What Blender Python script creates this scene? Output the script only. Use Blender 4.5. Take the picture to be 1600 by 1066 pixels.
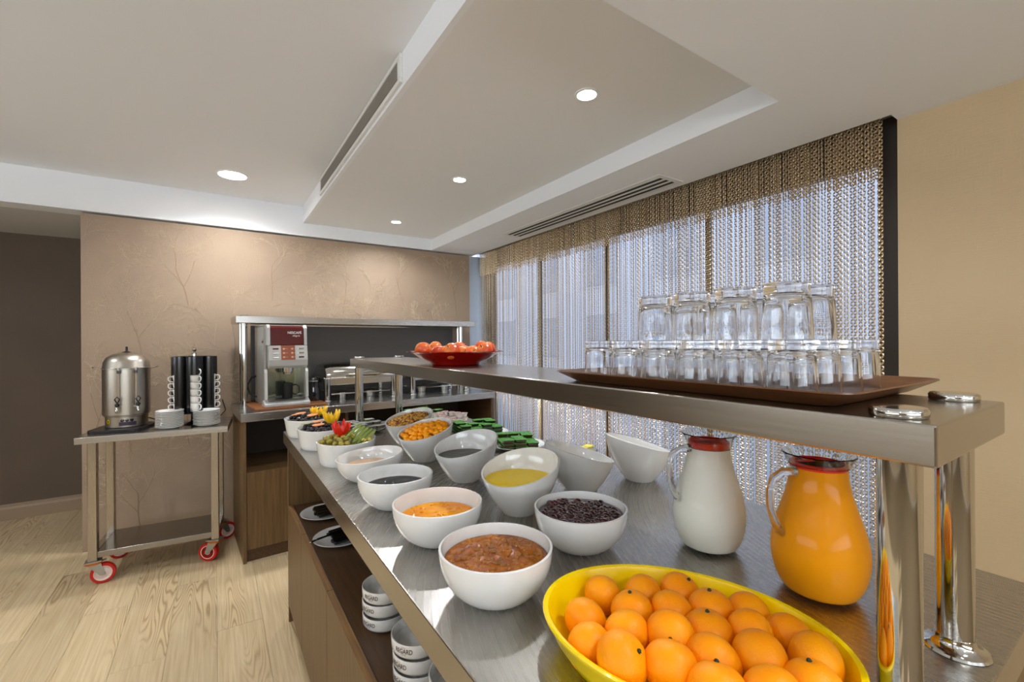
import bpy, bmesh, math, random
from mathutils import Matrix, Vector, noise
random.seed(7)
PI = math.pi
C = bpy.context.scene.collection
for o in list(bpy.data.objects): bpy.data.objects.remove(o)
scn = bpy.context.scene

# ------------------------------------------------------------------ camera
YAW, ROLL, CAMZ = math.radians(33.5), math.radians(0.35), 1.345
Rv = Vector((math.cos(YAW), -math.sin(YAW), 0)); Uv = Vector((0, 0, 1)); Fv = Vector((math.sin(YAW), math.cos(YAW), 0))
cr = math.cos(ROLL) * Rv - math.sin(ROLL) * Uv
cu = math.sin(ROLL) * Rv + math.cos(ROLL) * Uv
cam = bpy.data.objects.new('camera', bpy.data.cameras.new('camera')); C.objects.link(cam)
cam.matrix_world = Matrix(((cr.x, cu.x, -Fv.x, 0), (cr.y, cu.y, -Fv.y, 0), (cr.z, cu.z, -Fv.z, CAMZ), (0, 0, 0, 1)))
cam.data.sensor_width = 36; cam.data.lens = 36 * 700 / 1600; cam.data.clip_start = .02
scn.camera = cam

# ------------------------------------------------------------------ light and exposure
W = bpy.data.worlds.new('world'); scn.world = W; W.use_nodes = True
nt = W.node_tree; bg = nt.nodes['Background']
tc = nt.nodes.new('ShaderNodeTexCoord'); sp = nt.nodes.new('ShaderNodeSeparateXYZ'); rp = nt.nodes.new('ShaderNodeValToRGB')
nt.links.new(tc.outputs['Generated'], sp.inputs[0]); nt.links.new(sp.outputs['Z'], rp.inputs[0]); nt.links.new(rp.outputs[0], bg.inputs[0])
rp.color_ramp.elements[0].color = (.80, .87, 1, 1); rp.color_ramp.elements[1].color = (.42, .62, 1, 1)
bg.inputs[1].default_value = 2.2
scn.cycles.max_bounces = 24; scn.cycles.transmission_bounces = 24; scn.cycles.transparent_max_bounces = 32; scn.cycles.glossy_bounces = 8; scn.cycles.diffuse_bounces = 5
scn.view_settings.view_transform = 'Standard'; scn.view_settings.look = 'None'
scn.view_settings.exposure = 0.0; scn.view_settings.gamma = 1; scn.view_settings.use_curve_mapping = False
SPOT_W, MAIN_W, FILL_W = 9.0, 11.0, 13.0
COOL = (.90, .95, 1.0)
def lamp(name, loc, w, size, col, spread=150):
    l = bpy.data.lights.new(name, 'AREA'); l.shape = 'DISK'; l.size = size; l.energy = w; l.color = col; l.spread = math.radians(spread)
    o = bpy.data.objects.new(name, l); C.objects.link(o); o.location = loc
    return o

# unseen fill lights added behind and left of the viewpoint, tilted up
def fill_light(name, loc, rot, w, h, e):
    l = bpy.data.lights.new(name, 'AREA'); l.shape = 'RECTANGLE'; l.size = w; l.size_y = h; l.energy = e; l.color = (.76, .88, 1.0); l.spread = math.radians(125)
    o = bpy.data.objects.new(name, l); C.objects.link(o); o.location = loc; o.rotation_euler = rot
fill_light('fill_behind', (-.8, -3.8, 1.5), (PI / 2 + .75, 0, 0), 4.5, 1.2, 135)
fill_light('fill_left', (-4.3, .9, 1.5), (PI / 2 + .75, 0, -PI / 2), 4.5, 1.2, 90)

# ------------------------------------------------------------------ materials
def lin(c):
    return tuple((v / 12.92 if v <= .04045 else ((v + .055) / 1.055) ** 2.4) for v in [x / 255 for x in c])
MATS = {}
def mat(name, col=(200, 200, 200), rough=.5, metal=0., var=0., vscale=20., bump=0., bscale=200., stretch=(1, 1, 1), coat=0., trans=0., ior=1.45, sss=0., spec=.5, rvar=0., col2=None, emit=None, estr=0, aniso=0.):
    if name in MATS: return MATS[name]
    m = bpy.data.materials.new(name); MATS[name] = m; m.use_nodes = True
    n = m.node_tree; b = n.nodes['Principled BSDF']; c = lin(col)
    b.inputs['Base Color'].default_value = (*c, 1); b.inputs['Roughness'].default_value = rough; b.inputs['Metallic'].default_value = metal
    b.inputs['Coat Weight'].default_value = coat; b.inputs['Coat Roughness'].default_value = .05
    b.inputs['Transmission Weight'].default_value = trans; b.inputs['IOR'].default_value = ior
    b.inputs['Specular IOR Level'].default_value = spec
    if aniso: b.inputs['Anisotropic'].default_value = aniso
    if sss:
        b.inputs['Subsurface Weight'].default_value = sss; b.inputs['Subsurface Radius'].default_value = (.02, .01, .005); b.inputs['Subsurface Scale'].default_value = .5
    if emit: b.inputs['Emission Color'].default_value = (*emit, 1); b.inputs['Emission Strength'].default_value = estr
    if var or bump or rvar:
        t = n.nodes.new('ShaderNodeTexCoord'); mp = n.nodes.new('ShaderNodeMapping'); mp.inputs['Scale'].default_value = stretch
        n.links.new(t.outputs['Object'], mp.inputs[0])
        if var or rvar:
            k = n.nodes.new('ShaderNodeTexNoise'); k.inputs['Scale'].default_value = vscale; k.inputs['Detail'].default_value = 5
            n.links.new(mp.outputs[0], k.inputs[0])
        if var:
            r = n.nodes.new('ShaderNodeValToRGB'); n.links.new(k.outputs['Fac'], r.inputs[0]); n.links.new(r.outputs[0], b.inputs['Base Color'])
            c2 = lin(col2) if col2 else tuple(v * (1 - var) for v in c)
            r.color_ramp.elements[0].position = .3; r.color_ramp.elements[1].position = .7
            r.color_ramp.elements[0].color = (*c2, 1); r.color_ramp.elements[1].color = (*(c if col2 else tuple(min(1, v * (1 + var)) for v in c)), 1)
        if rvar:
            q = n.nodes.new('ShaderNodeMapRange'); q.inputs['To Min'].default_value = rough - rvar; q.inputs['To Max'].default_value = rough + rvar
            n.links.new(k.outputs['Fac'], q.inputs[0]); n.links.new(q.outputs[0], b.inputs['Roughness'])
        if bump:
            k2 = n.nodes.new('ShaderNodeTexNoise'); k2.inputs['Scale'].default_value = bscale; k2.inputs['Detail'].default_value = 3
            n.links.new(mp.outputs[0], k2.inputs[0])
            bp = n.nodes.new('ShaderNodeBump'); bp.inputs['Strength'].default_value = bump; bp.inputs['Distance'].default_value = .002
            n.links.new(k2.outputs['Fac'], bp.inputs['Height']); n.links.new(bp.outputs[0], b.inputs['Normal'])
    return m
WHITEC = mat('white_porcelain', (228, 226, 222), .12, coat=.6, spec=.5)
PLASTER = mat('ceiling_paint', (232, 233, 235), .85)
PLASTER2 = mat('coffer_paint', (226, 226, 224), .85)
STEEL = mat('brushed_steel', (186, 182, 176), .26, 1, rvar=.05, vscale=4, stretch=(1, 60, 60), bump=.015, bscale=30)
STEELY = mat('brushed_steel_long', (176, 170, 160), .22, 1, rvar=.04, vscale=4, stretch=(60, 1, 60), bump=.012, bscale=30)
STEELV = mat('brushed_steel_upright', (172, 162, 148), .26, 1, rvar=.05, vscale=4, stretch=(60, 60, 1), bump=.012, bscale=30)
CHROME = mat('polished_steel', (205, 203, 198), .07, 1)
SATIN = mat('satin_steel', (190, 188, 182), .2, 1, rvar=.05, vscale=10)
GLASS = mat('clear_glass', (250, 252, 252), .0, trans=1, ior=1.47)
TUMB = mat('tumbler_glass', (252, 253, 254), .0, trans=1, ior=1.36)
def thin_glass(name, k=1.0, tint=(1, 1, 1)):
    # thin-walled glass: see-through with Fresnel reflections
    m = bpy.data.materials.new(name); m.use_nodes = True; n = m.node_tree; n.nodes.remove(n.nodes['Principled BSDF']); L = n.links.new
    tr = n.nodes.new('ShaderNodeBsdfTransparent'); gl = n.nodes.new('ShaderNodeBsdfGlossy'); gl.inputs['Roughness'].default_value = .02; mx = n.nodes.new('ShaderNodeMixShader')
    tr.inputs[0].default_value = (*tint, 1); lw = n.nodes.new('ShaderNodeLayerWeight'); fr_ = n.nodes.new('ShaderNodeMath'); fr_.operation = 'POWER'; fr_.inputs[1].default_value = 3.5; L(lw.outputs['Facing'], fr_.inputs[0]); fa = n.nodes.new('ShaderNodeMath'); fa.operation = 'ADD'; fa.inputs[1].default_value = .03; fa.use_clamp = True; mu = n.nodes.new('ShaderNodeMath'); mu.operation = 'MULTIPLY'; mu.inputs[1].default_value = k * .75
    L(fr_.outputs[0], fa.inputs[0]); L(fa.outputs[0], mu.inputs[0]); L(mu.outputs[0], mx.inputs[0]); L(tr.outputs[0], mx.inputs[1]); L(gl.outputs[0], mx.inputs[2]); L(mx.outputs[0], n.nodes['Material Output'].inputs[0])
    return m
PANE = thin_glass('window_glass'); THIN = thin_glass('jug_glass', .22, (.97, .98, .98))
BLACKP = mat('black_plastic', (14, 14, 15), .18, coat=.3)
BLACKM = mat('black_matt', (16, 15, 14), .6)
DARKFR = mat('dark_frame', (38, 30, 24), .45)
WOODL = mat('oak_laminate', (106, 80, 48), .42, var=.25, vscale=5, stretch=(18, 18, .8), bump=.06, bscale=20)
WOODD = mat('walnut_laminate', (82, 58, 36), .45, var=.25, vscale=5, stretch=(14, 1.2, 18), bump=.05, bscale=20)
WOODE = mat('oak_edge', (128, 92, 50), .42, var=.3, vscale=6, stretch=(20, 1, 20))
TRAYW = mat('tray_wood', (96, 60, 32), .38, var=.3, vscale=7, stretch=(30, 2, 30), coat=.1)
BOARDW = mat('board_wood', (130, 78, 38), .4, var=.2, vscale=8)
REDC = mat('red_glaze', (150, 14, 6), .1, coat=.7, var=.12, vscale=6)
REDP = mat('red_plastic', (248, 38, 20), .3)
YELLOWC = mat('yellow_melamine', (255, 220, 2), .18, coat=.2)
STEELDK = mat('zinc_plate', (170, 170, 165), .38, .9)
RUBRED = mat('red_tyre', (190, 26, 14), .4)
HUBW = mat('white_hub', (225, 205, 195), .4)
COPPER = mat('orange_ring', (200, 110, 40), .35, .6)
def wallpaper(name, a, b_, ws=14, bmp=.35):
    m = mat(name, a, .62, var=.1, col2=b_, vscale=1.6, bump=bmp, bscale=160)
    n = m.node_tree; bs = n.nodes['Principled BSDF']
    # woven linen: two stretched noises added on the bump
    t = n.nodes.new('ShaderNodeTexCoord')
    ks = []
    for st in ((260, 260, 18), (18, 18, 260)):
        mp = n.nodes.new('ShaderNodeMapping'); mp.inputs['Scale'].default_value = st
        k = n.nodes.new('ShaderNodeTexNoise'); k.inputs['Scale'].default_value = 1; k.inputs['Detail'].default_value = 2
        n.links.new(t.outputs['Object'], mp.inputs[0]); n.links.new(mp.outputs[0], k.inputs[0]); ks.append(k)
    ad = n.nodes.new('ShaderNodeMath'); n.links.new(ks[0].outputs['Fac'], ad.inputs[0]); n.links.new(ks[1].outputs['Fac'], ad.inputs[1])
    bp = [x for x in n.nodes if x.type == 'BUMP'][0]; n.links.new(ad.outputs[0], bp.inputs['Height'])
    return m
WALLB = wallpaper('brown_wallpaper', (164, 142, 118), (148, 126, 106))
WALLR = wallpaper('shaded_wallpaper', (100, 84, 68), (88, 74, 62))  # same brown wallpaper, with the recess shade put into a darker colour
WALLT = wallpaper('beige_wallpaper', (204, 180, 142), (196, 170, 134))
BRANCH = mat('branch_relief', (194, 172, 144), .4)
BRANCHD = mat('trunk_relief', (140, 116, 92), .5)

def floor_mat():
    m = bpy.data.materials.new('ash_vinyl'); m.use_nodes = True; n = m.node_tree; b = n.nodes['Principled BSDF']; L = n.links.new
    t = n.nodes.new('ShaderNodeTexCoord'); oi = n.nodes.new('ShaderNodeObjectInfo')
    sc = n.nodes.new('ShaderNodeVectorMath'); sc.operation = 'SCALE'; sc.inputs['Scale'].default_value = 1
    cb = n.nodes.new('ShaderNodeCombineXYZ'); mu = n.nodes.new('ShaderNodeMath'); mu.operation = 'MULTIPLY'; mu.inputs[1].default_value = 37
    L(oi.outputs['Random'], mu.inputs[0]); L(mu.outputs[0], cb.inputs[2]); L(mu.outputs[0], cb.inputs[1])
    ad = n.nodes.new('ShaderNodeVectorMath'); L(t.outputs['Object'], ad.inputs[0]); L(cb.outputs[0], ad.inputs[1])
    mp = n.nodes.new('ShaderNodeMapping'); mp.inputs['Scale'].default_value = (9, .9, 1); L(ad.outputs[0], mp.inputs[0])
    nz = n.nodes.new('ShaderNodeTexNoise'); nz.inputs['Scale'].default_value = 1.0; nz.inputs['Detail'].default_value = 1.5; L(mp.outputs[0], nz.inputs[0])
    m1 = n.nodes.new('ShaderNodeMath'); m1.operation = 'MULTIPLY'; m1.inputs[1].default_value = 30; L(nz.outputs['Fac'], m1.inputs[0])
    fr = n.nodes.new('ShaderNodeMath'); fr.operation = 'PINGPONG'; fr.inputs[1].default_value = .5; L(m1.outputs[0], fr.inputs[0])
    rp = n.nodes.new('ShaderNodeValToRGB'); L(fr.outputs[0], rp.inputs[0])
    rp.color_ramp.elements[0].position = .0; rp.color_ramp.elements[0].color = (*lin((164, 134, 96)), 1)
    rp.color_ramp.elements[1].position = .3; rp.color_ramp.elements[1].color = (*lin((206, 182, 142)), 1)
    # fine grain, long streaks
    mp2 = n.nodes.new('ShaderNodeMapping'); mp2.inputs['Scale'].default_value = (90, 3, 1); L(ad.outputs[0], mp2.inputs[0])
    n2 = n.nodes.new('ShaderNodeTexNoise'); n2.inputs['Scale'].default_value = 1; n2.inputs['Detail'].default_value = 4; L(mp2.outputs[0], n2.inputs[0])
    r2 = n.nodes.new('ShaderNodeValToRGB'); L(n2.outputs['Fac'], r2.inputs[0])
    r2.color_ramp.elements[0].position = .3; r2.color_ramp.elements[0].color = (*lin((186, 160, 120)), 1)
    r2.color_ramp.elements[1].position = .65; r2.color_ramp.elements[1].color = (*lin((208, 186, 148)), 1)
    # rings show only inside patches
    mp3 = n.nodes.new('ShaderNodeMapping'); mp3.inputs['Scale'].default_value = (7, 1.1, 1); mp3.inputs['Location'].default_value = (3, 7, 0); L(ad.outputs[0], mp3.inputs[0])
    n3 = n.nodes.new('ShaderNodeTexNoise'); n3.inputs['Scale'].default_value = 1; n3.inputs['Detail'].default_value = 0; L(mp3.outputs[0], n3.inputs[0])
    r3 = n.nodes.new('ShaderNodeValToRGB'); r3.color_ramp.elements[0].position = .52; r3.color_ramp.elements[1].position = .66; L(n3.outputs['Fac'], r3.inputs[0])
    mx = n.nodes.new('ShaderNodeMix'); mx.data_type = 'RGBA'; L(r3.outputs[0], mx.inputs[0]); L(r2.outputs[0], mx.inputs[6]); L(rp.outputs[0], mx.inputs[7])
    hs = n.nodes.new('ShaderNodeHueSaturation'); mr = n.nodes.new('ShaderNodeMapRange'); mr.inputs['To Min'].default_value = .9; mr.inputs['To Max'].default_value = 1.06
    L(oi.outputs['Random'], mr.inputs[0]); L(mr.outputs[0], hs.inputs['Value']); L(mx.outputs[2], hs.inputs['Color']); L(hs.outputs[0], b.inputs['Base Color'])
    b.inputs['Roughness'].default_value = .42
    bp = n.nodes.new('ShaderNodeBump'); bp.inputs['Strength'].default_value = .1; bp.inputs['Distance'].default_value = .001; L(n2.outputs['Fac'], bp.inputs['Height']); L(bp.outputs[0], b.inputs['Normal'])
    return m
FLOORM = floor_mat()

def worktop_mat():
    # brushed steel; faint arcs stand in for caustic light, put into bump + roughness
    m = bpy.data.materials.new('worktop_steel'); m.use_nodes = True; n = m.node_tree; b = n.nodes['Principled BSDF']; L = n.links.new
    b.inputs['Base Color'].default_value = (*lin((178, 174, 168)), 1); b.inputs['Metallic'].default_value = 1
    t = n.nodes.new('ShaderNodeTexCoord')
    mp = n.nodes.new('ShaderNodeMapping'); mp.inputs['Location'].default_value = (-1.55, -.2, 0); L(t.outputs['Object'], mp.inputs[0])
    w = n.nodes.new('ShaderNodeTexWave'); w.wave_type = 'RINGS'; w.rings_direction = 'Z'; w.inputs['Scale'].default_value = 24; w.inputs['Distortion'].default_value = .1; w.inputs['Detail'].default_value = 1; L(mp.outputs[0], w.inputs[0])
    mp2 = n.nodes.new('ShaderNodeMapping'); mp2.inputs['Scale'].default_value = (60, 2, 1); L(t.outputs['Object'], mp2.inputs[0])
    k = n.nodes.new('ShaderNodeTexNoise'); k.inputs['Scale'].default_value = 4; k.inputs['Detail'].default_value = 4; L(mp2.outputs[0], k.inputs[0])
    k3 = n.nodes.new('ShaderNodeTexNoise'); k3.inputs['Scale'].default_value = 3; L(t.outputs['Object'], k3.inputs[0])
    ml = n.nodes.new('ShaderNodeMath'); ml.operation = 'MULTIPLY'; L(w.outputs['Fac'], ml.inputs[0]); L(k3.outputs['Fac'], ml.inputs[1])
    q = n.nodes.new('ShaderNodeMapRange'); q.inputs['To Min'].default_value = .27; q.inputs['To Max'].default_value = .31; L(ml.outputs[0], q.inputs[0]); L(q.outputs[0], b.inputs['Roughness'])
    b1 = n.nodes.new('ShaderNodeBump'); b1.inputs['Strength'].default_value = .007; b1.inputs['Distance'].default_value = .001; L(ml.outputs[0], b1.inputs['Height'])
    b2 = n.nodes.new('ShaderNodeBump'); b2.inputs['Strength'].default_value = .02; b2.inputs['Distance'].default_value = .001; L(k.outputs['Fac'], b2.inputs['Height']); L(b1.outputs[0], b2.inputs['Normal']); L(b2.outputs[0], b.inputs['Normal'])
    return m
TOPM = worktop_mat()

# ------------------------------------------------------------------ mesh helpers
class MB:
    def __init__(s): s.v = []; s.f = []; s.m = []; s.mi = 0
    def add(s, vs, fs, M=None):
        k = len(s.v); s.v += [tuple(M @ Vector(p)) if M else tuple(p) for p in vs]; s.f += [tuple(i + k for i in f) for f in fs]; s.m += [s.mi] * len(fs); return s
    def box(s, x0, x1, y0, y1, z0, z1, M=None):
        return s.add([(x0, y0, z0), (x1, y0, z0), (x1, y1, z0), (x0, y1, z0), (x0, y0, z1), (x1, y0, z1), (x1, y1, z1), (x0, y1, z1)],
                     [(0, 3, 2, 1), (4, 5, 6, 7), (0, 1, 5, 4), (1, 2, 6, 5), (2, 3, 7, 6), (3, 0, 4, 7)], M)
    def lathe(s, prof, n=32, c=(0, 0, 0), M=None, a0=0, a1=2 * PI, sx=1, sy=1):
        full = abs(a1 - a0 - 2 * PI) < 1e-6; cols = n if full else n + 1; vs = []; fs = []
        for r, z in prof:
            for i in range(cols):
                a = a0 + (a1 - a0) * i / n; vs.append((c[0] + r * sx * math.cos(a), c[1] + r * sy * math.sin(a), c[2] + z))
        for j in range(len(prof) - 1):
            for i in range(n):
                i2 = (i + 1) % cols; fs.append((j * cols + i, j * cols + i2, (j + 1) * cols + i2, (j + 1) * cols + i))
        if full:
            if prof[0][0] > 1e-5: fs.append(tuple(range(cols))[::-1])
            if prof[-1][0] > 1e-5: fs.append(tuple((len(prof) - 1) * cols + i for i in range(cols)))
        return s.add(vs, fs, M)
    def cyl(s, x, y, z0, z1, r, n=24, r2=None): return s.lathe([(r, z0), (r2 if r2 is not None else r, z1)], n, (x, y, 0))
    def tube(s, path, r, n=8, closed=False, M=None):
        P_ = [Vector(p) for p in path]; k = len(P_); vs = []; fs = []; up = None
        for i in range(k):
            a = P_[(i - 1) % k] if closed or i else P_[0]; b = P_[(i + 1) % k] if closed or i < k - 1 else P_[-1]
            d = (b - a).normalized()
            if up is None: up = Vector((0, 0, 1)) if abs(d.z) < .9 else Vector((1, 0, 0))
            x = d.cross(up).normalized(); y = x.cross(d).normalized(); up = y
            rr = r[i] if isinstance(r, (list, tuple)) else r
            for j in range(n):
                t = 2 * PI * j / n; vs.append(P_[i] + rr * (math.cos(t) * x + math.sin(t) * y))
        for i in range(k if closed else k - 1):
            for j in range(n): fs.append((i * n + j, i * n + (j + 1) % n, ((i + 1) % k) * n + (j + 1) % n, ((i + 1) % k) * n + j))
        if not closed: fs.append(tuple(range(n))[::-1]); fs.append(tuple((k - 1) * n + j for j in range(n)))
        return s.add(vs, fs, M)
    def ball(s, c, r, n=16, m=10, M=None):
        if not isinstance(r, (tuple, list)): r = (r, r, r)
        pr = [(math.sin(PI * j / m), -math.cos(PI * j / m)) for j in range(m + 1)]; pr[0] = (1e-6, -1); pr[-1] = (1e-6, 1)
        T = Matrix.Translation(c) @ Matrix.Diagonal((*r, 1)); 
        return s.lathe(pr, n, M=(M @ T if M else T))
    def prism(s, poly, z0, z1, M=None):
        k = len(poly); return s.add([(x, y, z0) for x, y in poly] + [(x, y, z1) for x, y in poly],
            [tuple(range(k))[::-1], tuple(range(k, 2 * k))] + [(i, (i + 1) % k, k + (i + 1) % k, k + i) for i in range(k)], M)
    def build(s, name, mats, parent=None, smooth=True, bevel=0, loc=None, seg=2):
        me = bpy.data.meshes.new(name); me.from_pydata(s.v, [], s.f)
        for m in (mats if isinstance(mats, (list, tuple)) else [mats]): me.materials.append(m)
        if len(set(s.m)) > 1: me.polygons.foreach_set('material_index', s.m)
        bm = bmesh.new(); bm.from_mesh(me)
        if len(s.v) < 60000: bmesh.ops.recalc_face_normals(bm, faces=bm.faces)
        if smooth:
            for f in bm.faces: f.smooth = True
            for e in bm.edges:
                if len(e.link_faces) == 2 and e.calc_face_angle(0) > math.radians(38): e.smooth = False
        bm.to_mesh(me); bm.free()
        o = bpy.data.objects.new(name, me); C.objects.link(o)
        if parent: o.parent = parent
        if loc: o.location = loc
        if bevel:
            b = o.modifiers.new('bevel', 'BEVEL'); b.width = bevel; b.segments = seg; b.limit_method = 'ANGLE'
        return o
def B(): return MB()
def tag(o, label=None, cat=None, group=None, kind=None):
    for k, v in (('label', label), ('category', cat), ('group', group), ('kind', kind)):
        if v: o[k] = v
    return o
def thing(name, label, cat, loc=(0, 0, 0), rz=0, group=None):
    o = bpy.data.objects.new(name, None); C.objects.link(o); o.location = loc; o.rotation_euler = (0, 0, rz); o.empty_display_size = .05
    return tag(o, label, cat, group)
def struct(o): o['kind'] = 'structure'; return o
def dup(root, loc, rz=None, label=None, group=None, rot=None, scale=None):
    r = root.copy(); C.objects.link(r); r.location = loc
    if rz is not None: r.rotation_euler = (r.rotation_euler[0], r.rotation_euler[1], rz)
    if rot is not None: r.rotation_euler = rot
    if scale is not None: r.scale = scale
    if label: r['label'] = label
    if group: r['group'] = group
    for ch in list(root.children):
        c = ch.copy(); C.objects.link(c); c.parent = r
        for g in list(ch.children):
            d = g.copy(); C.objects.link(d); d.parent = c
    return r
def text_mesh(name, s, size, m, parent, M, wrap_r=None, bold=0, xs=1):
    cu_ = bpy.data.curves.new(name, 'FONT'); cu_.body = s; cu_.size = size; cu_.align_x = 'CENTER'; cu_.align_y = 'CENTER'; cu_.offset = bold
    to = bpy.data.objects.new(name, cu_); C.objects.link(to); dg = bpy.context.evaluated_depsgraph_get(); dg.update()
    me = bpy.data.meshes.new_from_object(to.evaluated_get(dg)); bpy.data.objects.remove(to); bpy.data.curves.remove(cu_)
    for v in me.vertices:
        x, y = v.co.x * xs, v.co.y
        v.co = (wrap_r * math.sin(x / wrap_r), -wrap_r * math.cos(x / wrap_r), y) if wrap_r else (x, 0, y)
    me.transform(M); me.materials.clear(); me.materials.append(m); me.name = name
    o = bpy.data.objects.new(name, me); C.objects.link(o); o.parent = parent
    return o

# ================================================================== THE SETTING
ZS, ZC, ZM = 2.20, 2.30, 2.43      # soffit, coffer, main ceiling
XF, XW, YB = .61, 2.215, 3.93      # drop fascia, curtain line, far wall
# floor of planks
fl = struct(B().box(-4.5, 2.6, -4, 5.2, -.06, -.004).build('floor', mat('floor_base', (120, 100, 72), .7), smooth=False))
PW, PLN = .185, 1.25
pl_me = B().box(.0006, PW - .0006, .0006, PLN - .0006, -.004, 0).build('plank', FLOORM, fl, smooth=False)
cols = list(range(-12, 15)); first = True
for i in cols:
    off = (i * .47) % 1 * PLN
    for j in range(-1, 6):
        x0 = i * PW; y0 = j * PLN - off
        if y0 > 4.9 or y0 < -1.4: continue
        if y0 + PLN > 4.985:
            o = B().box(.0006, PW - .0006, .0006, 4.985 - y0, -.004, 0).build('plank', FLOORM, fl, smooth=False); o.location = (x0, y0, 0); continue
        o = pl_me if first else pl_me.copy()
        if not first: C.objects.link(o)
        first = False; o.location = (x0, y0, 0)
# far wall with branch pattern
wf = struct(B().box(-.72, 2.1, YB, YB + .12, 0, ZS - .012).build('wall_far', WALLB, smooth=False))
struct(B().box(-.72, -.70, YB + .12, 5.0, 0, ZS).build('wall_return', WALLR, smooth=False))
struct(B().box(2.1, 2.42, YB + .06, YB + .12, 0, ZS).build('wall_corner', mat('window_lit_paint', (205, 214, 226), .7), smooth=False))  # bluish window light is put into the paint colour of this strip
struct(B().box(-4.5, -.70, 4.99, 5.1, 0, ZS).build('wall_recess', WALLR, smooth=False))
struct(B().box(-4.6, -4.5, -4, 5.1, 0, ZM).build('wall_left', WALLT, smooth=False))
struct(B().box(-4.5, 2.6, -4.1, -4, 0, ZM).build('wall_behind', WALLT, smooth=False))
struct(B().box(2.222, 2.42, -4, .625, 0, ZS).build('wall_right', WALLT, smooth=False))
bb = B().prism([(4.99, 0), (4.972, 0), (4.972, .085), (4.978, .1), (4.978, .112), (4.99, .12)], -4.5, -.72, Matrix(((0, 0, 1, 0), (1, 0, 0, 0), (0, 1, 0, 0), (0, 0, 0, 1))))
struct(bb.build('baseboard_recess', mat('baseboard_taupe', (150, 128, 104), .45), smooth=False))
# ceilings
ce = B().box(-4.6, XF, -4.1, YB, ZM, ZM + .08)
struct(ce.build('ceiling', PLASTER, smooth=False))
cc = B().box(XF, 1.69, .81, YB, ZC, ZC + .2)
struct(cc.build('ceiling_coffer', PLASTER2, smooth=False))
so = B().box(1.69, 2.155, -4.1, YB + .2, ZS, ZS + .3).box(XF, 1.69, -4.1, .81, ZS, ZS + .3).box(2.155, 2.6, -4.1, .625, ZS, ZS + .3)
struct(so.build('ceiling_soffit', PLASTER, smooth=False))
sl = B().box(2.155, 2.6, .625, YB + .2, ZS + .06, ZS + .3)
struct(sl.build('ceiling_slot', mat('slot_paint', (150, 146, 140), .8), smooth=False))
struct(B().box(XF - .02, XF, .81, YB, ZC - .0, ZM).box(XF - .02, XF, -4.1, .81, ZS, ZM).build('trim_fascia', PLASTER, smooth=False))
struct(B().box(-4.6, XF, YB - .02, YB + .14, ZS, ZM).box(XF, 1.69, YB - .02, YB + .14, ZS, ZC).build('trim_far', PLASTER, smooth=False))
struct(B().box(-4.6, -.70, YB + .14, 5.1, ZS, ZS + .1).build('ceiling_recess', mat('recess_paint', (205, 202, 198), .85), smooth=False))

# branch relief on the far wall (embossed wallpaper): thin raised lines, one uncountable part
def branch_lines(mb, mb2, x0, z0, seed):
    rnd = random.Random(seed)
    def seg(p, a, L, r, d):
        if d == 0 or L < .008: return
        pts = [p]; q = p; aa = a
        for i in range(4):
            aa += rnd.uniform(-.18, .18); q = (q[0] + math.cos(aa) * L / 4, q[1] + math.sin(aa) * L / 4); pts.append(q)
        ok = [p_ for p_ in pts if -.71 < p_[0] < 2.08 and .05 < p_[1] < 2.16]
        if len(ok) == len(pts):
            (mb2 if d >= 6 else mb).add([(x + s_ * r * math.sin(a) , YB - .0006 - (.0006 if s_ == 0 else 0), z - s_ * r * math.cos(a)) for x, z in pts for s_ in (-1, 0, 1)],
               [(i * 3 + k, i * 3 + k + 1, i * 3 + k + 4, i * 3 + k + 3) for i in range(4) for k in (0, 1)])
        for k in range(rnd.choice((2, 3, 3))):
            t = rnd.randint(2, 4); seg(pts[t], a + rnd.uniform(-.85, .85), L * rnd.uniform(.5, .85), max(.0006, r * .55), d - 1)
    seg((x0, z0), PI / 2 + rnd.uniform(-.1, .1), .27, .003, 7)
b1, b2 = B(), B()
k = 0
for r_, z0 in enumerate((.1, .62, 1.14, 1.62)):
    for c_ in range(6):
        k += 1; branch_lines(b1, b2, -.95 + c_ * .53 + (.26 if r_ % 2 else 0), z0 + random.uniform(-.05, .05), k)
o = b1.build('branch_pattern', BRANCH, wf, smooth=False); o['kind'] = 'stuff'
o = b2.build('trunk_pattern', BRANCHD, wf, smooth=False); o['kind'] = 'stuff'

# window behind the curtain
wn = bpy.data.objects.new('window_1', None); C.objects.link(wn); struct(wn)
XG = 2.36
fr = B().box(XG - .03, XG + .04, .62, .72, 0, ZS + .06).box(XG - .03, XG + .04, 3.9, 4.0, 0, ZS + .06).box(XG - .03, XG + .04, .72, 3.9, 2.09, ZS + .06).box(XG - .03, XG + .04, .72, 3.9, 0, .07)
for y in (1.52, 2.32, 3.12): fr.box(XG - .008, XG + .014, y - .014, y + .014, .07, 2.09)
fr.build('window_frame', mat('window_frame_paint', (74, 66, 60), .5), wn, smooth=False)
edges_ = [.72, 1.52, 2.32, 3.12, 3.9]
for a, b in zip(edges_[:-1], edges_[1:]):
    B().box(XG, XG + .006, a + .03, b - .03, .07, 2.09).build('pane', PANE, wn, smooth=False)

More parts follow.
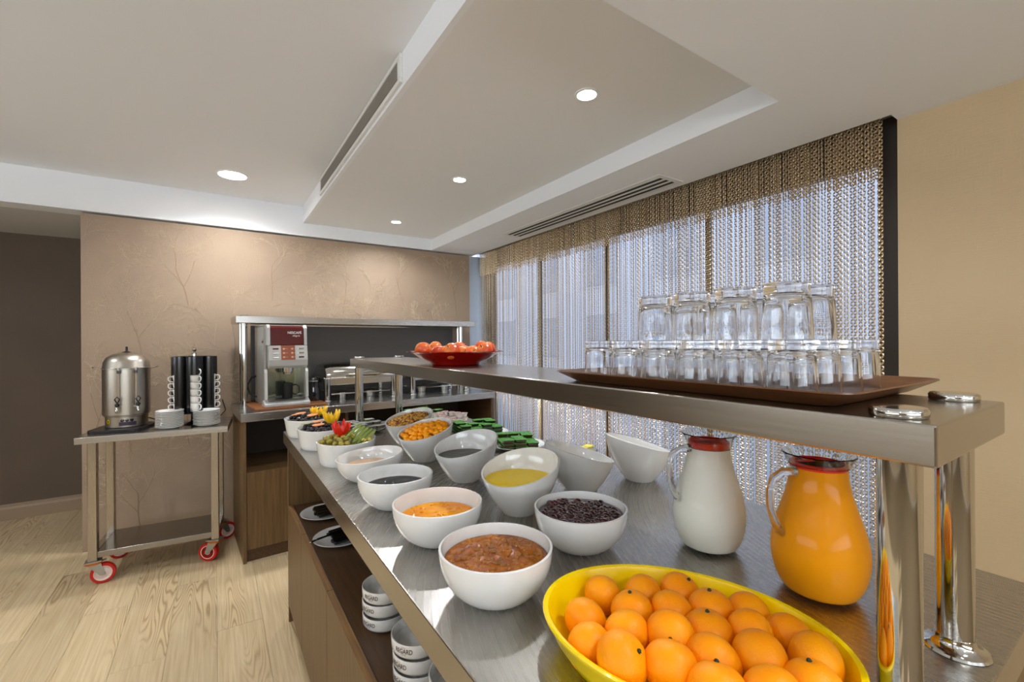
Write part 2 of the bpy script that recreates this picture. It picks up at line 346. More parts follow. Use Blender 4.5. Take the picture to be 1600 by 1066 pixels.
# outside
gr = tag(B().box(2.6, 30, -20, 30, -.3, -.05).build('pavement', mat('paving', (150, 150, 148), .8), smooth=False), kind='structure')
bd = thing('building', 'grey building across the street behind the bead curtain', 'building', (10, 4, -.05))
B().box(0, .3, -9, 14, 0, 7).build('wall', mat('render_grey', (190, 194, 202), .9), bd, smooth=False)
for j in range(3):
    for i in range(8):
        f = B().box(-.03, .0, -.05, 1.25, -.05, 1.45).build('window', mat('pale_frame', (186, 190, 196), .6), bd, smooth=False, loc=(0, -8 + i * 2.7, .8 + j * 2.3))
        B().box(-.035, -.03, 0, 1.2, 0, 1.4).build('pane', mat('dark_pane', (160, 167, 178), .1), f, smooth=False)

# ------------------------------------------------------------------ ceiling fittings
EM = mat('lamp_lens', (255, 255, 255), .5, emit=(1, .97, .92), estr=14)
def downlight(x, y, z, r, label, w, col, group=None):
    t = thing('downlight', label, 'ceiling light', (x, y, z), 0, group)
    B().lathe([(r, 0), (r + .012, 0), (r + .011, -.004), (r + .001, -.005), (r, 0)], 32).build('trim_ring', mat('lamp_ring', (235, 235, 232), .4), t)
    B().lathe([(1e-6, -.001), (r, -.001)], 32).build('lens', EM, t)
    l = lamp('lamp_light', (0, 0, -.012), w, r * 1.8, col); l.parent = t
    return t
downlight(.097, 3.41, ZM, .078, 'large round recessed light in the left ceiling panel, above the coffee corner', MAIN_W, COOL)
downlight(1.205, 3.48, ZC, .034, 'smallest and farthest of three round spotlights in the coffer ceiling', SPOT_W, COOL)
downlight(1.205, 2.37, ZC, .034, 'middle one of three round spotlights in the coffer ceiling', SPOT_W, COOL)
downlight(1.205, 1.285, ZC, .036, 'nearest and largest-looking round spotlight in the coffer ceiling', SPOT_W, COOL)
# unseen ceiling fill lamps added out of view to brighten the room
for x, y, z in ((-1.8, 3.1, ZM), (-1.8, 1.2, ZM), (-1.8, -.9, ZM), (-.1, -1.5, ZM), (.95, -.3, ZS), (1.3, -2.4, ZS), (-3.4, 1.2, ZM), (-.1, -2.8, ZM)):
    l = lamp('fill_lamp', (x, y, z - .012), FILL_W if z == ZM else FILL_W * .6, .16, COOL)

vg = thing('air_grille', 'long white slotted air grille on the drop ceiling side, above the left panel', 'vent', (XF - .02, 1.62, 2.315))
g = B().box(-.012, 0, 0, 1.55, 0, .018).box(-.012, 0, 0, 1.55, .092, .11).box(-.012, 0, 0, .03, .018, .092).box(-.012, 0, 1.52, 1.55, .018, .092)
g.build('frame', mat('grille_white', (222, 220, 214), .5), vg, smooth=False, bevel=.002)
B().box(-.001, .0, .03, 1.52, .018, .092).build('backing', mat('grille_dark', (70, 66, 60), .8), vg, smooth=False)
sm = B().box(-.009, 0, .03, 1.52, 0, .003).build('slat', mat('grille_slat', (165, 160, 152), .5), vg, smooth=False, loc=(0, 0, .022))
for i in range(1, 9):
    o = sm.copy(); C.objects.link(o); o.location = (0, 0, .022 + i * .0083)
lg = thing('slot_diffuser', 'white linear diffuser with three black slots in the soffit by the curtain', 'vent', (1.94, 1.53, ZS))
B().box(-.03, .165, -.03, 1.5, -.004, 0).build('frame', mat('grille_white'), lg, smooth=False, bevel=.001)
for i in range(3):
    B().box(.012 + i * .048, .034 + i * .048, 0, 1.47, -.0052, -.0035).build('slot', BLACKM, lg, smooth=False)

# ------------------------------------------------------------------ bead curtain (uncountable beads: one object)
def strand(mb, x, y, z0, z1, ph, w=.0044, pitch=.0125):
    z = z1; i = ph; vs = []; fs = []; tw = random.uniform(-.35, .35); ct_, st_ = math.cos(tw), math.sin(tw)
    h = pitch * .66; pts_ = ((0, h, 0), (w, .001, 0), (0, 0, -.0032), (-w, -.001, 0), (0, 0, .0032), (0, -h, 0))
    while z > z0:
        t = .62 if i % 2 else -.62; c, s_ = math.cos(t), math.sin(t); k = len(vs)
        for u, v, ww in pts_:
            yy = u * c - v * s_; vs.append((x + yy * st_ + ww, y + yy * ct_, z + u * s_ + v * c))
        fs += [(k, k + 1, k + 2), (k, k + 2, k + 3), (k, k + 3, k + 4), (k, k + 4, k + 1), (k + 5, k + 2, k + 1), (k + 5, k + 3, k + 2), (k + 5, k + 4, k + 3), (k + 5, k + 1, k + 4)]
        z -= pitch; i += 1
    mb.add(vs, fs)
mb = B(); y = .672; n_ = 0
while y < 3.9:
    strand(mb, XW + random.uniform(-.008, .008), y, .03, 2.235, n_ % 2)
    strand(mb, XW - .014, y + .005, 1.985 + random.uniform(-.006, .006), 2.235, (n_ + 1) % 2)
    y += random.choice((.009, .0096, .0102, .0108, .0118, .0155)); n_ += 1
print('strands', n_, 'faces', len(mb.f))
cur = mb.build('bead_curtain', mat('curtain_bronze', (205, 182, 148), .25, .8), smooth=False)
tag(cur, 'bronze chain bead curtain hanging across the whole window', 'curtain', kind='stuff')
tag(B().box(XW - .018, XW + .018, .66, 3.91, 2.236, 2.26).build('curtain_rail', DARKFR, smooth=False), 'dark curtain rail hidden in the ceiling slot above the bead curtain', 'rail')

# ================================================================== ISLAND COUNTER
X0, X1, Y0, Y1, ZT = .28, 1.225, .14, 2.50, .90
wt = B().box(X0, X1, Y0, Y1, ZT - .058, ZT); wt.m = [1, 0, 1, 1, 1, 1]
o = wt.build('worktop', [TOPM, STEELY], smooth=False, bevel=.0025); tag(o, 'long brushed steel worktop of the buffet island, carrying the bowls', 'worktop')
cb = thing('buffet_cabinet', 'wooden buffet island cabinet with open shelf under the long steel worktop', 'cabinet', (0, 0, 0))
CX0, CX1, CY0, CY1, SH = .287, 1.19, .16, 2.41, .555
B().box(CX0 + .001, CX1, CY1 - .02, CY1, 0, .841).build('side_panel', WOODL, cb, smooth=False, bevel=.001)
B().box(CX0 + .001, CX1, CY0, CY0 + .02, 0, .841).build('side_panel', WOODL, cb, smooth=False, bevel=.001)
B().box(CX0 + .022, CX1 - .02, CY0 + .02, CY1 - .02, SH - .022, SH).build('shelf', WOODD, cb, smooth=False)
B().box(CX1 - .018, CX1, CY0 + .02, CY1 - .02, .0, .841).build('back_panel', WOODD, cb, smooth=False)
B().box(CX0 + .05, CX0 + .066, CY0 + .02, CY1 - .02, 0, .08).build('plinth', WOODD, cb, smooth=False)
ds = [CY0 + .022, .58, 1.0, 1.5, 2.0, CY1 - .022]
for a, b in zip(ds[:-1], ds[1:]):
    B().box(CX0, CX0 + .02, a + .0015, b - .0015, .085, SH + .004).build('door', [WOODL], cb, smooth=False, bevel=.001)
    B().box(CX0, CX0 + .02, a + .0015, b - .0015, SH + .0045, SH + .0055).build('door_edge', [WOODE], cb, smooth=False)

# over-shelf on four posts
sx0, sx1, sy0, sy1, st = .614, .918, .142, 2.535, 1.256
os_ = thing('over_shelf', 'steel shelf on four round posts standing on the buffet island', 'shelf', (0, 0, 0))
ob = B().box(sx0, sx1, sy0, sy1, st - .045, st)
ob.build('shelf_board', STEELY, os_, smooth=False, bevel=.0025)
for x, y in ((.655, .185), (.885, .187), (.645, 2.47), (.875, 2.50)):
    p_ = B().cyl(x, y, ZT + .0005, st - .0455, .021, 32).build('post', CHROME, os_)
    B().lathe([(.022, ZT + .020), (.023, ZT + .012), (.029, ZT + .0055), (.036, ZT + .0035), (.038, ZT + .0005), (.022, ZT + .0003)], 36, (x, y, 0)).build('flange', CHROME, p_)
    B().lathe([(.0265, st + .0003), (.0275, st + .002), (.0275, st + .008), (.0255, st + .0108), (1e-5, st + .0112)], 36, (x, y, 0)).build('cap', CHROME, os_)

# ------------------------------------------------------------------ bowls
def rim_bowl(name, prof_out, th, h0, h1, dirang, n=64, m=18, foot=None):
    """bowl whose rim height is h0+h1*cos(a-dirang); prof_out(t)->radius for t=z/H"""
    H = h0 + abs(h1); vo = []; fs = []; ring = []
    mb = B()
    rows = []
    for j in range(m + 1):
        u = j / m; row = []
        for i in range(n):
            a = 2 * PI * i / n; hh = h0 + h1 * math.cos(a - dirang); z = hh * u ** 1.4; r = prof_out(z / H)
            row.append((r * math.cos(a), r * math.sin(a), z))
        rows.append(row)
    inner = []
    for j in range(m, -1, -1):
        u = j / m; row = []
        for i in range(n):
            a = 2 * PI * i / n; hh = h0 + h1 * math.cos(a - dirang); z = th + (hh - th) * u ** 1.4; r = max(.001, prof_out(max(0, z - th * .6) / H) - th)
            row.append((r * math.cos(a), r * math.sin(a), z + (.0008 if j == m else 0)))
        inner.append(row)
    allr = rows + inner; vs = [p for r in allr for p in r]
    for j in range(len(allr) - 1):
        for i in range(n): fs.append((j * n + i, j * n + (i + 1) % n, (j + 1) * n + (i + 1) % n, (j + 1) * n + i))
    fs.append(tuple(range(n))[::-1]); fs.append(tuple((len(allr) - 1) * n + i for i in range(n)))
    return mb.add(vs, fs)
def prof_round(rb, R, k=.5):
    return lambda t: rb + (R - rb) * (max(0, min(1.2, t)) ** k)
jam_prof = lambda t: .1 * (.40 + .60 * math.sin(min(1.0, .04 + .96 * max(0, t)) ** .62 * PI / 2))
jam_mb = rim_bowl('b', jam_prof, .004, .084, 0, 0)
sl_prof = lambda t: .045 + .061 * (1 - (1 - max(0, min(1, t))) ** 2.1)
def disc(mb, R, z, amp=0, seed=0, n=48, m=14, scale=60, sharp=1):
    vs = [(0, 0, z)]; fs = []
    for j in range(1, m + 1):
        for i in range(n):
            a = 2 * PI * i / n; r = R * j / m; x, y = r * math.cos(a), r * math.sin(a)
            d = amp * noise.noise(Vector((x * scale + seed, y * scale, seed))) * min(1, (1 - j / m) * 4) if amp else 0
            vs.append((x, y, z + d))
    for i in range(n): fs.append((0, 1 + i, 1 + (i + 1) % n))
    for j in range(1, m):
        for i in range(n): fs.append((1 + (j - 1) * n + i, 1 + j * n + i, 1 + j * n + (i + 1) % n, 1 + (j - 1) * n + (i + 1) % n))
    return mb.add(vs, fs)
def jam_mat(name, c, c2, rough=.08, vs=40, bump=.8, bs=120, sss=0, coat=.8, spec=.2):
    return mat(name, c, rough, var=.5, col2=c2, vscale=vs, bump=bump, bscale=bs, coat=coat, sss=sss, spec=spec)
def inner_r(prof, z, H, th): return prof(max(0, z - th * .6) / H) - th - .0004
def bowl(loc, rz, label, name='bowl', mb=jam_mb, group='round white bowls along the front edge of the island'):
    o = mb.build(name, WHITEC); o.location = loc; o.rotation_euler = (0, 0, rz); return tag(o, label, 'bowl', group)
def fill(loc, R, z, mt, label, cat, amp=0, seed=1, name='jam', lumps=None, scale=60):
    mb = B(); disc(mb, R, z, amp, seed, n=64, m=22, scale=scale)
    mats_ = [mt]
    if lumps:
        rnd = random.Random(seed); mats_.append(lumps[1])
        for i in range(lumps[0]):
            a = rnd.uniform(0, 2 * PI); r = (R - .006) * rnd.random() ** .5; q = rnd.uniform(.6, 1.3) * lumps[2]
            M = Matrix.Translation((r * math.cos(a), r * math.sin(a), z - q * .05)) @ Matrix.Rotation(rnd.uniform(0, 6), 4, 'Z') @ Matrix.Rotation(rnd.uniform(-.4, .4), 4, 'X')
            mb.mi = 1; mb.ball((0, 0, 0), (q * 1.3, q, q * .8), 8, 6, M)
        mb.mi = 0
    o = mb.build(name, mats_); o.location = loc; return tag(o, label, cat, kind='stuff')
ZB = ZT + .0005
FB = 'low round white bowls in the row along the worktop edge'
bowl((.411, .677, ZB), 0, 'white round bowl of chunky brown jam, nearest in the front row', group=FB)
fill((.411, .677, ZB), .0905, .064, jam_mat('brown_jam', (168, 92, 6), (112, 54, 2), vs=30, bump=.5, bs=60, coat=0, rough=.2), 'chunky glossy brown jam in the nearest white bowl', 'jam', .003, 3, lumps=(330, mat('brown_lump', (156, 92, 8), .08, var=.35, spec=.6), .0042))
bowl((.417, .938, ZB), 0, 'white round bowl of orange jam, second from the front', group=FB)
fill((.417, .938, ZB), .086, .052, jam_mat('orange_jam', (248, 168, 8), (226, 130, 2), vs=18, bump=.25, bs=40, coat=0, rough=.15), 'runny orange jam in the second white bowl', 'jam', .002, 5, lumps=(60, mat('orange_lump', (236, 146, 10), .08, spec=.4), .003))
bowl((.409, 1.199, ZB), 0, 'white round bowl of black molasses, third from the front', group=FB)
fill((.409, 1.199, ZB), .086, .052, mat('molasses', (12, 4, 5), .08, spec=.15), 'glossy black molasses in the third white bowl', 'syrup', .0012, 7, name='molasses', scale=30)
low_mb = rim_bowl('b', lambda t: .107 * (.42 + .58 * math.sin(min(1, .04 + .96 * max(0, t)) ** .62 * PI / 2)), .004, .077, .009, 0)
bowl((.418, 1.478, ZB), -.2, 'white bowl with a slightly slanting rim and a little pale sauce, beside the olive tub', mb=low_mb, group=FB)
fill((.418, 1.478, ZB), .082, .044, mat('pale_sauce', (226, 176, 130), .2, coat=.6), 'pale orange sauce low in the fourth white bowl', 'sauce', 0, 1, name='sauce')
bowl((.661, .733, ZB), 0, 'white round bowl of dark cherry jam, beside the yellow dish', group=FB)
fill((.661, .733, ZB), .0925, .068, jam_mat('cherry_jam', (66, 8, 16), (30, 2, 8), vs=40, bump=.8, bs=60), 'dark red cherry jam full of fruit', 'jam', .004, 11, lumps=(170, mat('cherry_lump', (58, 8, 18), .05, coat=1, var=.5), .0065), scale=80)

# slanted bowls
slant = {}
def slant_bowl(loc, rz, label, h0=.116, h1=.028):
    k_ = (h0, h1)
    o = rim_bowl('b', sl_prof, .0042, h0, h1, 0).build('slanted_bowl', WHITEC); o.location = loc; o.rotation_euler = (0, 0, rz)
    return tag(o, label, 'bowl', 'white bowls with slanting rims')
slant_bowl((.662, .969, ZB), .25, 'slant-rimmed white bowl of yellow sauce, nearest of the filled ones')
fill((.662, .969, ZB), inner_r(sl_prof, .084, .144, .0042), .084, mat('yellow_sauce', (255, 216, 0), .2, spec=.12), 'smooth yellow sauce in a slant-rimmed bowl', 'sauce', .0005, 1, name='sauce')
slant_bowl((.670, 1.290, ZB), .25, 'slant-rimmed white bowl of dark green-grey sauce, behind the yellow sauce')
fill((.670, 1.290, ZB), inner_r(sl_prof, .077, .144, .0042), .077, mat('dark_sauce', (44, 44, 32), .1, spec=.18), 'dark green-grey sauce in a slant-rimmed bowl', 'sauce', .0004, 1, name='sauce')
slant_bowl((.655, 1.590, ZB), .25, 'slant-rimmed white bowl heaped with dried apricots')
slant_bowl((.700, 1.880, ZB), .25, 'slant-rimmed white bowl heaped with golden raisins, behind the apricots')
slant_bowl((.903, 1.000, ZB), 2.75, 'empty-looking white bowl whose rim slants down to the right, beside the green packs')
slant_bowl((1.135, .975, ZB), 2.75, 'white slant-rimmed bowl at the window side, left of the milk jug')

# contents heaped on slanted plane
def plane_z(x, y, z0, tilt, a): return z0 + tilt * (x * math.cos(a) + y * math.sin(a))
fill((.655, 1.590, ZB), inner_r(sl_prof, .07, .144, .0042), .07, mat('apricot_bed', (214, 120, 10), .5), 'bed of dried apricots at the bottom of the slanting bowl', 'apricots', 0, 1, name='apricot_bed')
apr = []
for v in range(3):
    mb = B(); mb.ball((0, 0, 0), (.0135, .0115, .0085), 12, 8)
    rnd = random.Random(v); mb.v = [tuple(Vector(p) * (1 + .22 * noise.noise(Vector(p) * 110 + Vector((v * 9, 0, 0))))) for p in mb.v]
    apr.append(mb)
apm = mat('dried_apricot', (255, 178, 8), .45, spec=.3, var=.3, col2=(252, 144, 2), vscale=60, sss=.2)
AP = None; cnt = 0; pts = []
rnd = random.Random(4)
tries = 0
while cnt < 62 and tries < 6000:
    tries += 1
    a = rnd.uniform(0, 2 * PI); r = .082 * rnd.random() ** .5; x, y = r * math.cos(a), r * math.sin(a)
    if any((x - p[0]) ** 2 + (y - p[1]) ** 2 < .0165 ** 2 for p in pts): continue
    pts.append((x, y)); z = plane_z(x, y, .104, .25, .25) + .012 * (1 - (r / .085) ** 2) + rnd.uniform(-.003, .003)
    if cnt < 3: o = apr[cnt].build('dried_apricot', apm); AP = (AP or []) + [o]
    else: o = AP[cnt % 3].copy(); C.objects.link(o)
    o.location = (.655 + x, 1.590 + y, ZB + z); o.rotation_euler = (rnd.uniform(-.6, .6), rnd.uniform(-.6, .6), rnd.uniform(0, 6))
    tag(o, 'wrinkled orange dried apricot in the heaped slanting bowl', 'apricot', 'dried apricots in the slanting bowl'); cnt += 1
mb = B(); rnd = random.Random(8)
disc(mb, .09, 0, 0)
mb.v = [(x * .96, y * .96, plane_z(x, y, .099, .25, .25) + .012 * (1 - (x * x + y * y) / .0081)) for x, y, z in mb.v]
for i in range(520):
    a = rnd.uniform(0, 2 * PI); r = .087 * rnd.random() ** .5; x, y = r * math.cos(a), r * math.sin(a); q = rnd.uniform(.0035, .0055)
    M = Matrix.Translation((x, y, plane_z(x, y, .101, .25, .25) + .012 * (1 - (r / .09) ** 2) + rnd.uniform(-.001, .003))) @ Matrix.Rotation(rnd.uniform(0, 6), 4, 'Z') @ Matrix.Rotation(rnd.uniform(-1, 1), 4, 'X')
    mb.mi = i % 3; mb.ball((0, 0, 0), (q * 1.5, q, q * .8), 7, 5, M)
o = mb.build('raisins', [mat('raisin_gold', (232, 178, 78), .4), mat('raisin_amber', (208, 146, 52), .4), mat('raisin_brown', (130, 78, 28), .4)]); o.location = (.700, 1.880, ZB)
tag(o, 'heap of golden raisins in the slanting bowl behind the apricots', 'raisins', kind='stuff')

# straight-sided tubs
def tub(loc, label):
    rb, R, H, th = .092, .106, .088, .0035
    o = rim_bowl('b', lambda t: rb + (R - rb) * max(0, min(1, t)) ** 1.0 - (.004 * (1 - t * 8) if t < .125 else 0), th, H - .004, .004, 0, m=10).build('serving_tub', WHITEC)
    o.location = loc; o.rotation_euler = (0, 0, 1.2); return tag(o, label, 'bowl', 'straight-sided white tubs at the far end of the island')
TUBS = [(.405, 1.735, ZB), (.385, 2.045, ZB), (.372, 2.345, ZB)]
tub(TUBS[0], 'straight-sided white tub of green olives and cucumber, nearest tub')
tub(TUBS[1], 'straight-sided white tub of black olives with an orange garnish, middle tub')
tub(TUBS[2], 'straight-sided white tub with carrot slices, at the far end of the island')
GO = mat('green_olive', (150, 134, 40), .2, coat=.4, var=.2, vscale=30); BO = mat('black_olive', (24, 14, 20), .12, coat=.6)
PETY = mat('yellow_petal', (250, 196, 30), .3, sss=.3, var=.2, vscale=20); PETR = mat('red_petal', (214, 36, 14), .16, coat=.5)
def olives(T, om, n, label, group, seed, x0=-1, x1=1):
    rnd = random.Random(seed); base = None; pts = []; c = 0; t = 0
    while c < n and t < 5000:
        t += 1; a = rnd.uniform(0, 2 * PI); r = .088 * rnd.random() ** .5; x, y = r * math.cos(a), r * math.sin(a)
        sxx = x * Rv.x + y * Rv.y
        if not (x0 * .09 < sxx < x1 * .09) or any((x - p[0]) ** 2 + (y - p[1]) ** 2 < .0155 ** 2 for p in pts): continue
        pts.append((x, y))
        if base is None: o = base = B().ball((0, 0, 0), (.0115, .0085, .0085), 14, 8).build('olive', om)
        else: o = base.copy(); C.objects.link(o)
        o.location = (T[0] + x, T[1] + y, ZB + .082 + .012 * (1 - (r / .09) ** 2)); o.rotation_euler = (0, rnd.uniform(-.3, .3), rnd.uniform(0, 6))
        tag(o, label, 'olive', group); c += 1
for i, T in enumerate(TUBS):
    fill((T[0], T[1], ZB), .098, .072, [mat('olive_bed', (112, 104, 40), .4), mat('dark_bed', (30, 18, 22), .4), mat('dark_bed')][i], ['layer of green olives filling the nearest tub', 'layer of dark olives filling the middle tub', 'dark olives filling the farthest tub'][i], 'olives', .003, i, name='olive_bed')
olives(TUBS[0], GO, 26, 'green olive in the nearest white tub', 'green olives in the nearest tub', 3, -1, .35)
olives(TUBS[1], BO, 30, 'black olive in the middle white tub', 'black olives in the middle tub', 5)
olives(TUBS[2], BO, 24, 'black olive in the farthest white tub', 'black olives in the farthest tub', 6)
def flower(T, dx, dy, m, H, r, n, label, name, seed, wid=.5):
    t = thing(name, label, 'garnish', (T[0] + dx, T[1] + dy, ZB + .085)); rnd = random.Random(seed)
    for i in range(n):
        a = 2 * PI * i / n; vs = []; fs = []; hh = H * rnd.uniform(.85, 1.1)
        for j in range(6):
            u = j / 5; ww = wid * r * (1 - u ** 2.2) + .0005; rr = r * (.55 + .6 * math.sin(u * 1.7)); 
            for s_ in (-1, 0, 1):
                aa = a + s_ * ww / max(rr, .004); vs.append((rr * math.cos(aa), rr * math.sin(aa), u * hh))
        k_ = len(vs)
        vs += [(x * .82, y * .82, z) for x, y, z in vs]
        for j in range(5):
            for s_ in (0, 1):
                fs.append((j * 3 + s_, j * 3 + s_ + 1, j * 3 + s_ + 4, j * 3 + s_ + 3)); fs.append((k_ + j * 3 + s_ + 1, k_ + j * 3 + s_, k_ + j * 3 + s_ + 3, k_ + j * 3 + s_ + 4))
        for j in range(5):
            fs.append((j * 3, j * 3 + 3, k_ + j * 3 + 3, k_ + j * 3)); fs.append((j * 3 + 2, k_ + j * 3 + 2, k_ + j * 3 + 5, j * 3 + 5))
        B().add(vs, fs).build('petal', m, t)
    return t
flower(TUBS[0], -.012, .028, PETR, .062, .03, 6, 'red pepper cut like a tulip standing in the green olive tub', 'pepper_tulip', 1, .52)
flower(TUBS[1], .035, .02, PETY, .058, .032, 9, 'orange peel cut like a crown standing in the middle tub', 'peel_garnish', 2, .34)
flower(TUBS[2], .045, -.01, PETY, .045, .035, 11, 'orange peel cut like a crown standing in the farthest tub', 'peel_garnish', 3, .3)
# cucumber slices (long) leaning at the right of olive tub
for i in range(5):
    t = thing('cucumber_slice', ['long green cucumber slice, %s in the fan behind the red pepper tulip' % w for w in ('leftmost', 'second from left', 'middle one', 'second from right', 'rightmost')][i], 'cucumber', (TUBS[0][0] + .022 + i * .0125, TUBS[0][1] + .01 - i * .012, ZB + .102 - i * .003))
    t.rotation_euler = (0, -.55 + i * .05, math.radians(22 + i * 5))
    pl = [( .05 * math.cos(a), .010 * math.sin(a)) for a in [2 * PI * k / 20 for k in range(20)]]
    Mx = Matrix.Rotation(PI / 2, 4, 'X')
    B().prism([(x * .97, y * .86) for x, y in pl], -.0028, .0028, Mx).build('flesh', mat('cucumber_flesh', (190, 200, 110), .25, coat=.4), t)
    B().prism(pl, -.0022, .0022, Mx).build('rind', mat('cucumber_rind', (60, 98, 24), .3), t)
rnd = random.Random(12)
for i in range(9):
    o = B().ball((0, 0, 0), (.010, .008, .007), 12, 7).build('sweetcorn', mat('corn', (226, 200, 90), .3, sss=.2)) if i == 0 else bpy.data.objects['sweetcorn'].copy()
    if i: C.objects.link(o)
    o.location = (TUBS[0][0] + .062 + rnd.uniform(-.016, .012), TUBS[0][1] - .02 + rnd.uniform(-.035, .035), ZB + .082); o.rotation_euler = (0, 0, rnd.uniform(0, 6))
    tag(o, 'pale yellow vegetable piece at the right edge of the nearest tub', 'vegetable', 'pale yellow pieces in the nearest tub')
CAR = mat('carrot_slice', (232, 148, 92), .35); GRS = mat('green_slice', (176, 186, 110), .3)
for T, L_ in ((TUBS[2], [(-.055, .0, CAR, .03, 'long pale orange slice at the left of the farthest tub'), (-.03, .03, CAR, .028, 'pale orange slice behind another in the farthest tub'), (.01, -.055, CAR, .026, 'pale orange slice at the front rim of the farthest tub')]),
              (TUBS[1], [(-.07, .01, GRS, .026, 'pale green slice lying on the left rim of the middle tub'), (-.03, -.045, CAR, .027, 'orange slice at the front rim of the middle tub'), (-.02, .035, CAR, .022, 'small orange slice behind the olives of the middle tub')])):
    for dx, dy, m, r, lb in L_:
        o = B().lathe([(1e-5, 0), (r, .0005), (r + .001, .002), (r, .004), (1e-5, .0045)], 20, sx=1, sy=.62).build('vegetable_slice', m); o.location = (T[0] + dx, T[1] + dy, ZB + .099); o.rotation_euler = (.12, -.1, dx * 30)
        tag(o, lb, 'vegetable')

# ------------------------------------------------------------------ yellow oval dish and mandarins
dc = (.5319, .3819); da = math.atan2(-.8812, .4726)
ydm = B(); A_, B_ = .1994, .1497
prof = [(.70, .0), (.74, .0), (.86, .010), (.93, .028), (.97, .046), (1.0, .052), (1.005, .0555), (.995, .058), (.965, .0565), (.945, .049), (.905, .03), (.84, .014), (.75, .008), (.35, .006), (.001, .0055)]
ydm.lathe(prof, 72, sx=A_, sy=B_)
o = ydm.build('oval_dish', YELLOWC); o.location = (dc[0], dc[1], ZB); o.rotation_euler = (0, 0, da); tag(o, 'glossy yellow oval dish full of mandarins on the worktop', 'dish')
OR = mat('mandarin_skin', (255, 164, 2), .42, spec=.3, var=.12, col2=(253, 144, 2), vscale=14, bump=.25, bscale=420, sss=.08)
om = []
for v in range(4):
    mb = B(); mb.ball((0, 0, 0), (.0305, .0305, .0272), 32, 20)
    nv = []
    for p in mb.v:
        q = Vector(p); rr = math.hypot(q.x, q.y); f = 1 + .03 * noise.noise(q * 35 + Vector((v * 5, 0, 0)))
        q *= f
        if q.z > 0: q.z -= .0022 * math.exp(-(rr / .007) ** 2)
        nv.append(tuple(q))
    mb.v = nv; om.append(mb)
pos = [(.514, .518, 0), (.560, .477, .004), (.619, .452, .004), (.440, .476, 0), (.493, .440, .008), (.552, .413, .01), (.592, .372, .01), (.650, .350, 0),
       (.397, .442, -.002), (.437, .408, .006), (.488, .378, .012), (.545, .352, .010), (.590, .312, .008), (.662, .294, -.001),
       (.404, .376, .012), (.446, .343, .012), (.502, .320, .010), (.548, .292, .012), (.612, .256, .008), (.458, .292, .014), (.510, .264, .014), (.562, .236, .010)]
# relax so that the fruit only just touch
P3 = []
for x, y, dz in pos:
    # keep every fruit inside the oval wall of the dish
    qx, qy = x - dc[0], y - dc[1]; u_, v_ = qx * math.cos(da) + qy * math.sin(da), -qx * math.sin(da) + qy * math.cos(da)
    k_ = math.hypot(u_ / (A_ * .915 - .031), v_ / (B_ * .915 - .031))
    if k_ > 1: u_ /= k_; v_ /= k_
    P3.append(Vector((dc[0] + u_ * math.cos(da) - v_ * math.sin(da), dc[1] + u_ * math.sin(da) + v_ * math.cos(da), ZB + .038 + dz)))
for _ in range(60):
    for i in range(len(P3)):
        for j in range(i):
            d = P3[i] - P3[j]; L_ = d.length
            if 1e-6 < L_ < .0575:
                q = d / L_ * (.0575 - L_) * .3; q.z = abs(q.z) * .2; P3[i] += q; P3[j] -= Vector((q.x, q.y, 0))
    for i, p in enumerate(P3):
        qx, qy = p.x - dc[0], p.y - dc[1]; u_, v_ = qx * math.cos(da) + qy * math.sin(da), -qx * math.sin(da) + qy * math.cos(da)
        k_ = math.hypot(u_ / (A_ * .93 - .030), v_ / (B_ * .93 - .030))
        if k_ > 1: p.x, p.y = dc[0] + (u_ * math.cos(da) - v_ * math.sin(da)) / k_, dc[1] + (u_ * math.sin(da) + v_ * math.cos(da)) / k_
        p.z = max(ZB + .0365, min(p.z, ZB + .062))
base_o = []
words = ['at the back left of the heap', 'second along the back row', 'at the back row top with its stem showing', 'left side, behind the leftmost', 'upper left of the heap with a stem scar', 'centre back of the heap', 'right of centre with a stem scar', 'right side against the rim, below the juice jug',
         'leftmost, tilted on its side', 'left of centre, plump', 'middle of the heap', 'centre right with a stem scar', 'right of the heap, third row', 'far right against the dish wall',
         'large at the front left with a black stem', 'front left with stem at its edge', 'front centre, pale', 'front centre right', 'at the right front, large', 'front edge with stem scar, cut by the frame', 'front edge centre, cut by the frame', 'front edge right, cut by the frame']
stem = {2: (.55, -.25), 4: (-.1, .1), 6: (0, .15), 11: (0, .1), 14: (.75, -.5), 15: (.3, .9), 19: (.2, .6), 21: (.0, .3)}
rnd = random.Random(2)
for i, p in enumerate(P3):
    v = i % 4
    t = thing('mandarin', 'orange mandarin in the yellow dish, ' + words[i], 'mandarin', p, 0, 'mandarins in the yellow dish')
    if i < 4: b_ = om[v].build('peel', OR, t); base_o.append(b_)
    else: b_ = base_o[v].copy(); C.objects.link(b_); b_.parent = t
    if i in stem:
        tx, ty = stem[i]; ax = Rv * tx - Fv * abs(ty) if i in (14, 2) else Rv * tx + Fv * ty
        d = Vector((ax.x, ax.y, 1.1 if i != 14 else .8)).normalized(); t.rotation_euler = d.to_track_quat('Z', 'Y').to_euler()
        s_ = B()
        for k in range(5):
            a = 2 * PI * k / 5; s_.add([(0, 0, .0262), (.0042 * math.cos(a), .0042 * math.sin(a), .0262), (.002 * math.cos(a + .6), .002 * math.sin(a + .6), .0272)], [(0, 1, 2)])
        s_.lathe([(.0026, .0245), (.0024, .0272), (.0012, .0285), (1e-5, .0286)], 8); s_.build('stem_scar', mat('stem_scar', (46, 52, 22), .7), t)
    else: t.rotation_euler = (rnd.uniform(1.4, 2.4) * rnd.choice((-1, 1)), rnd.uniform(-.6, .6), rnd.uniform(0, 6))
    s = rnd.uniform(.97, 1.06) if i < 14 else 1.08; t.scale = (s, s, s)
    if i == 8: t.scale = (.95, 1.1, 1.1)

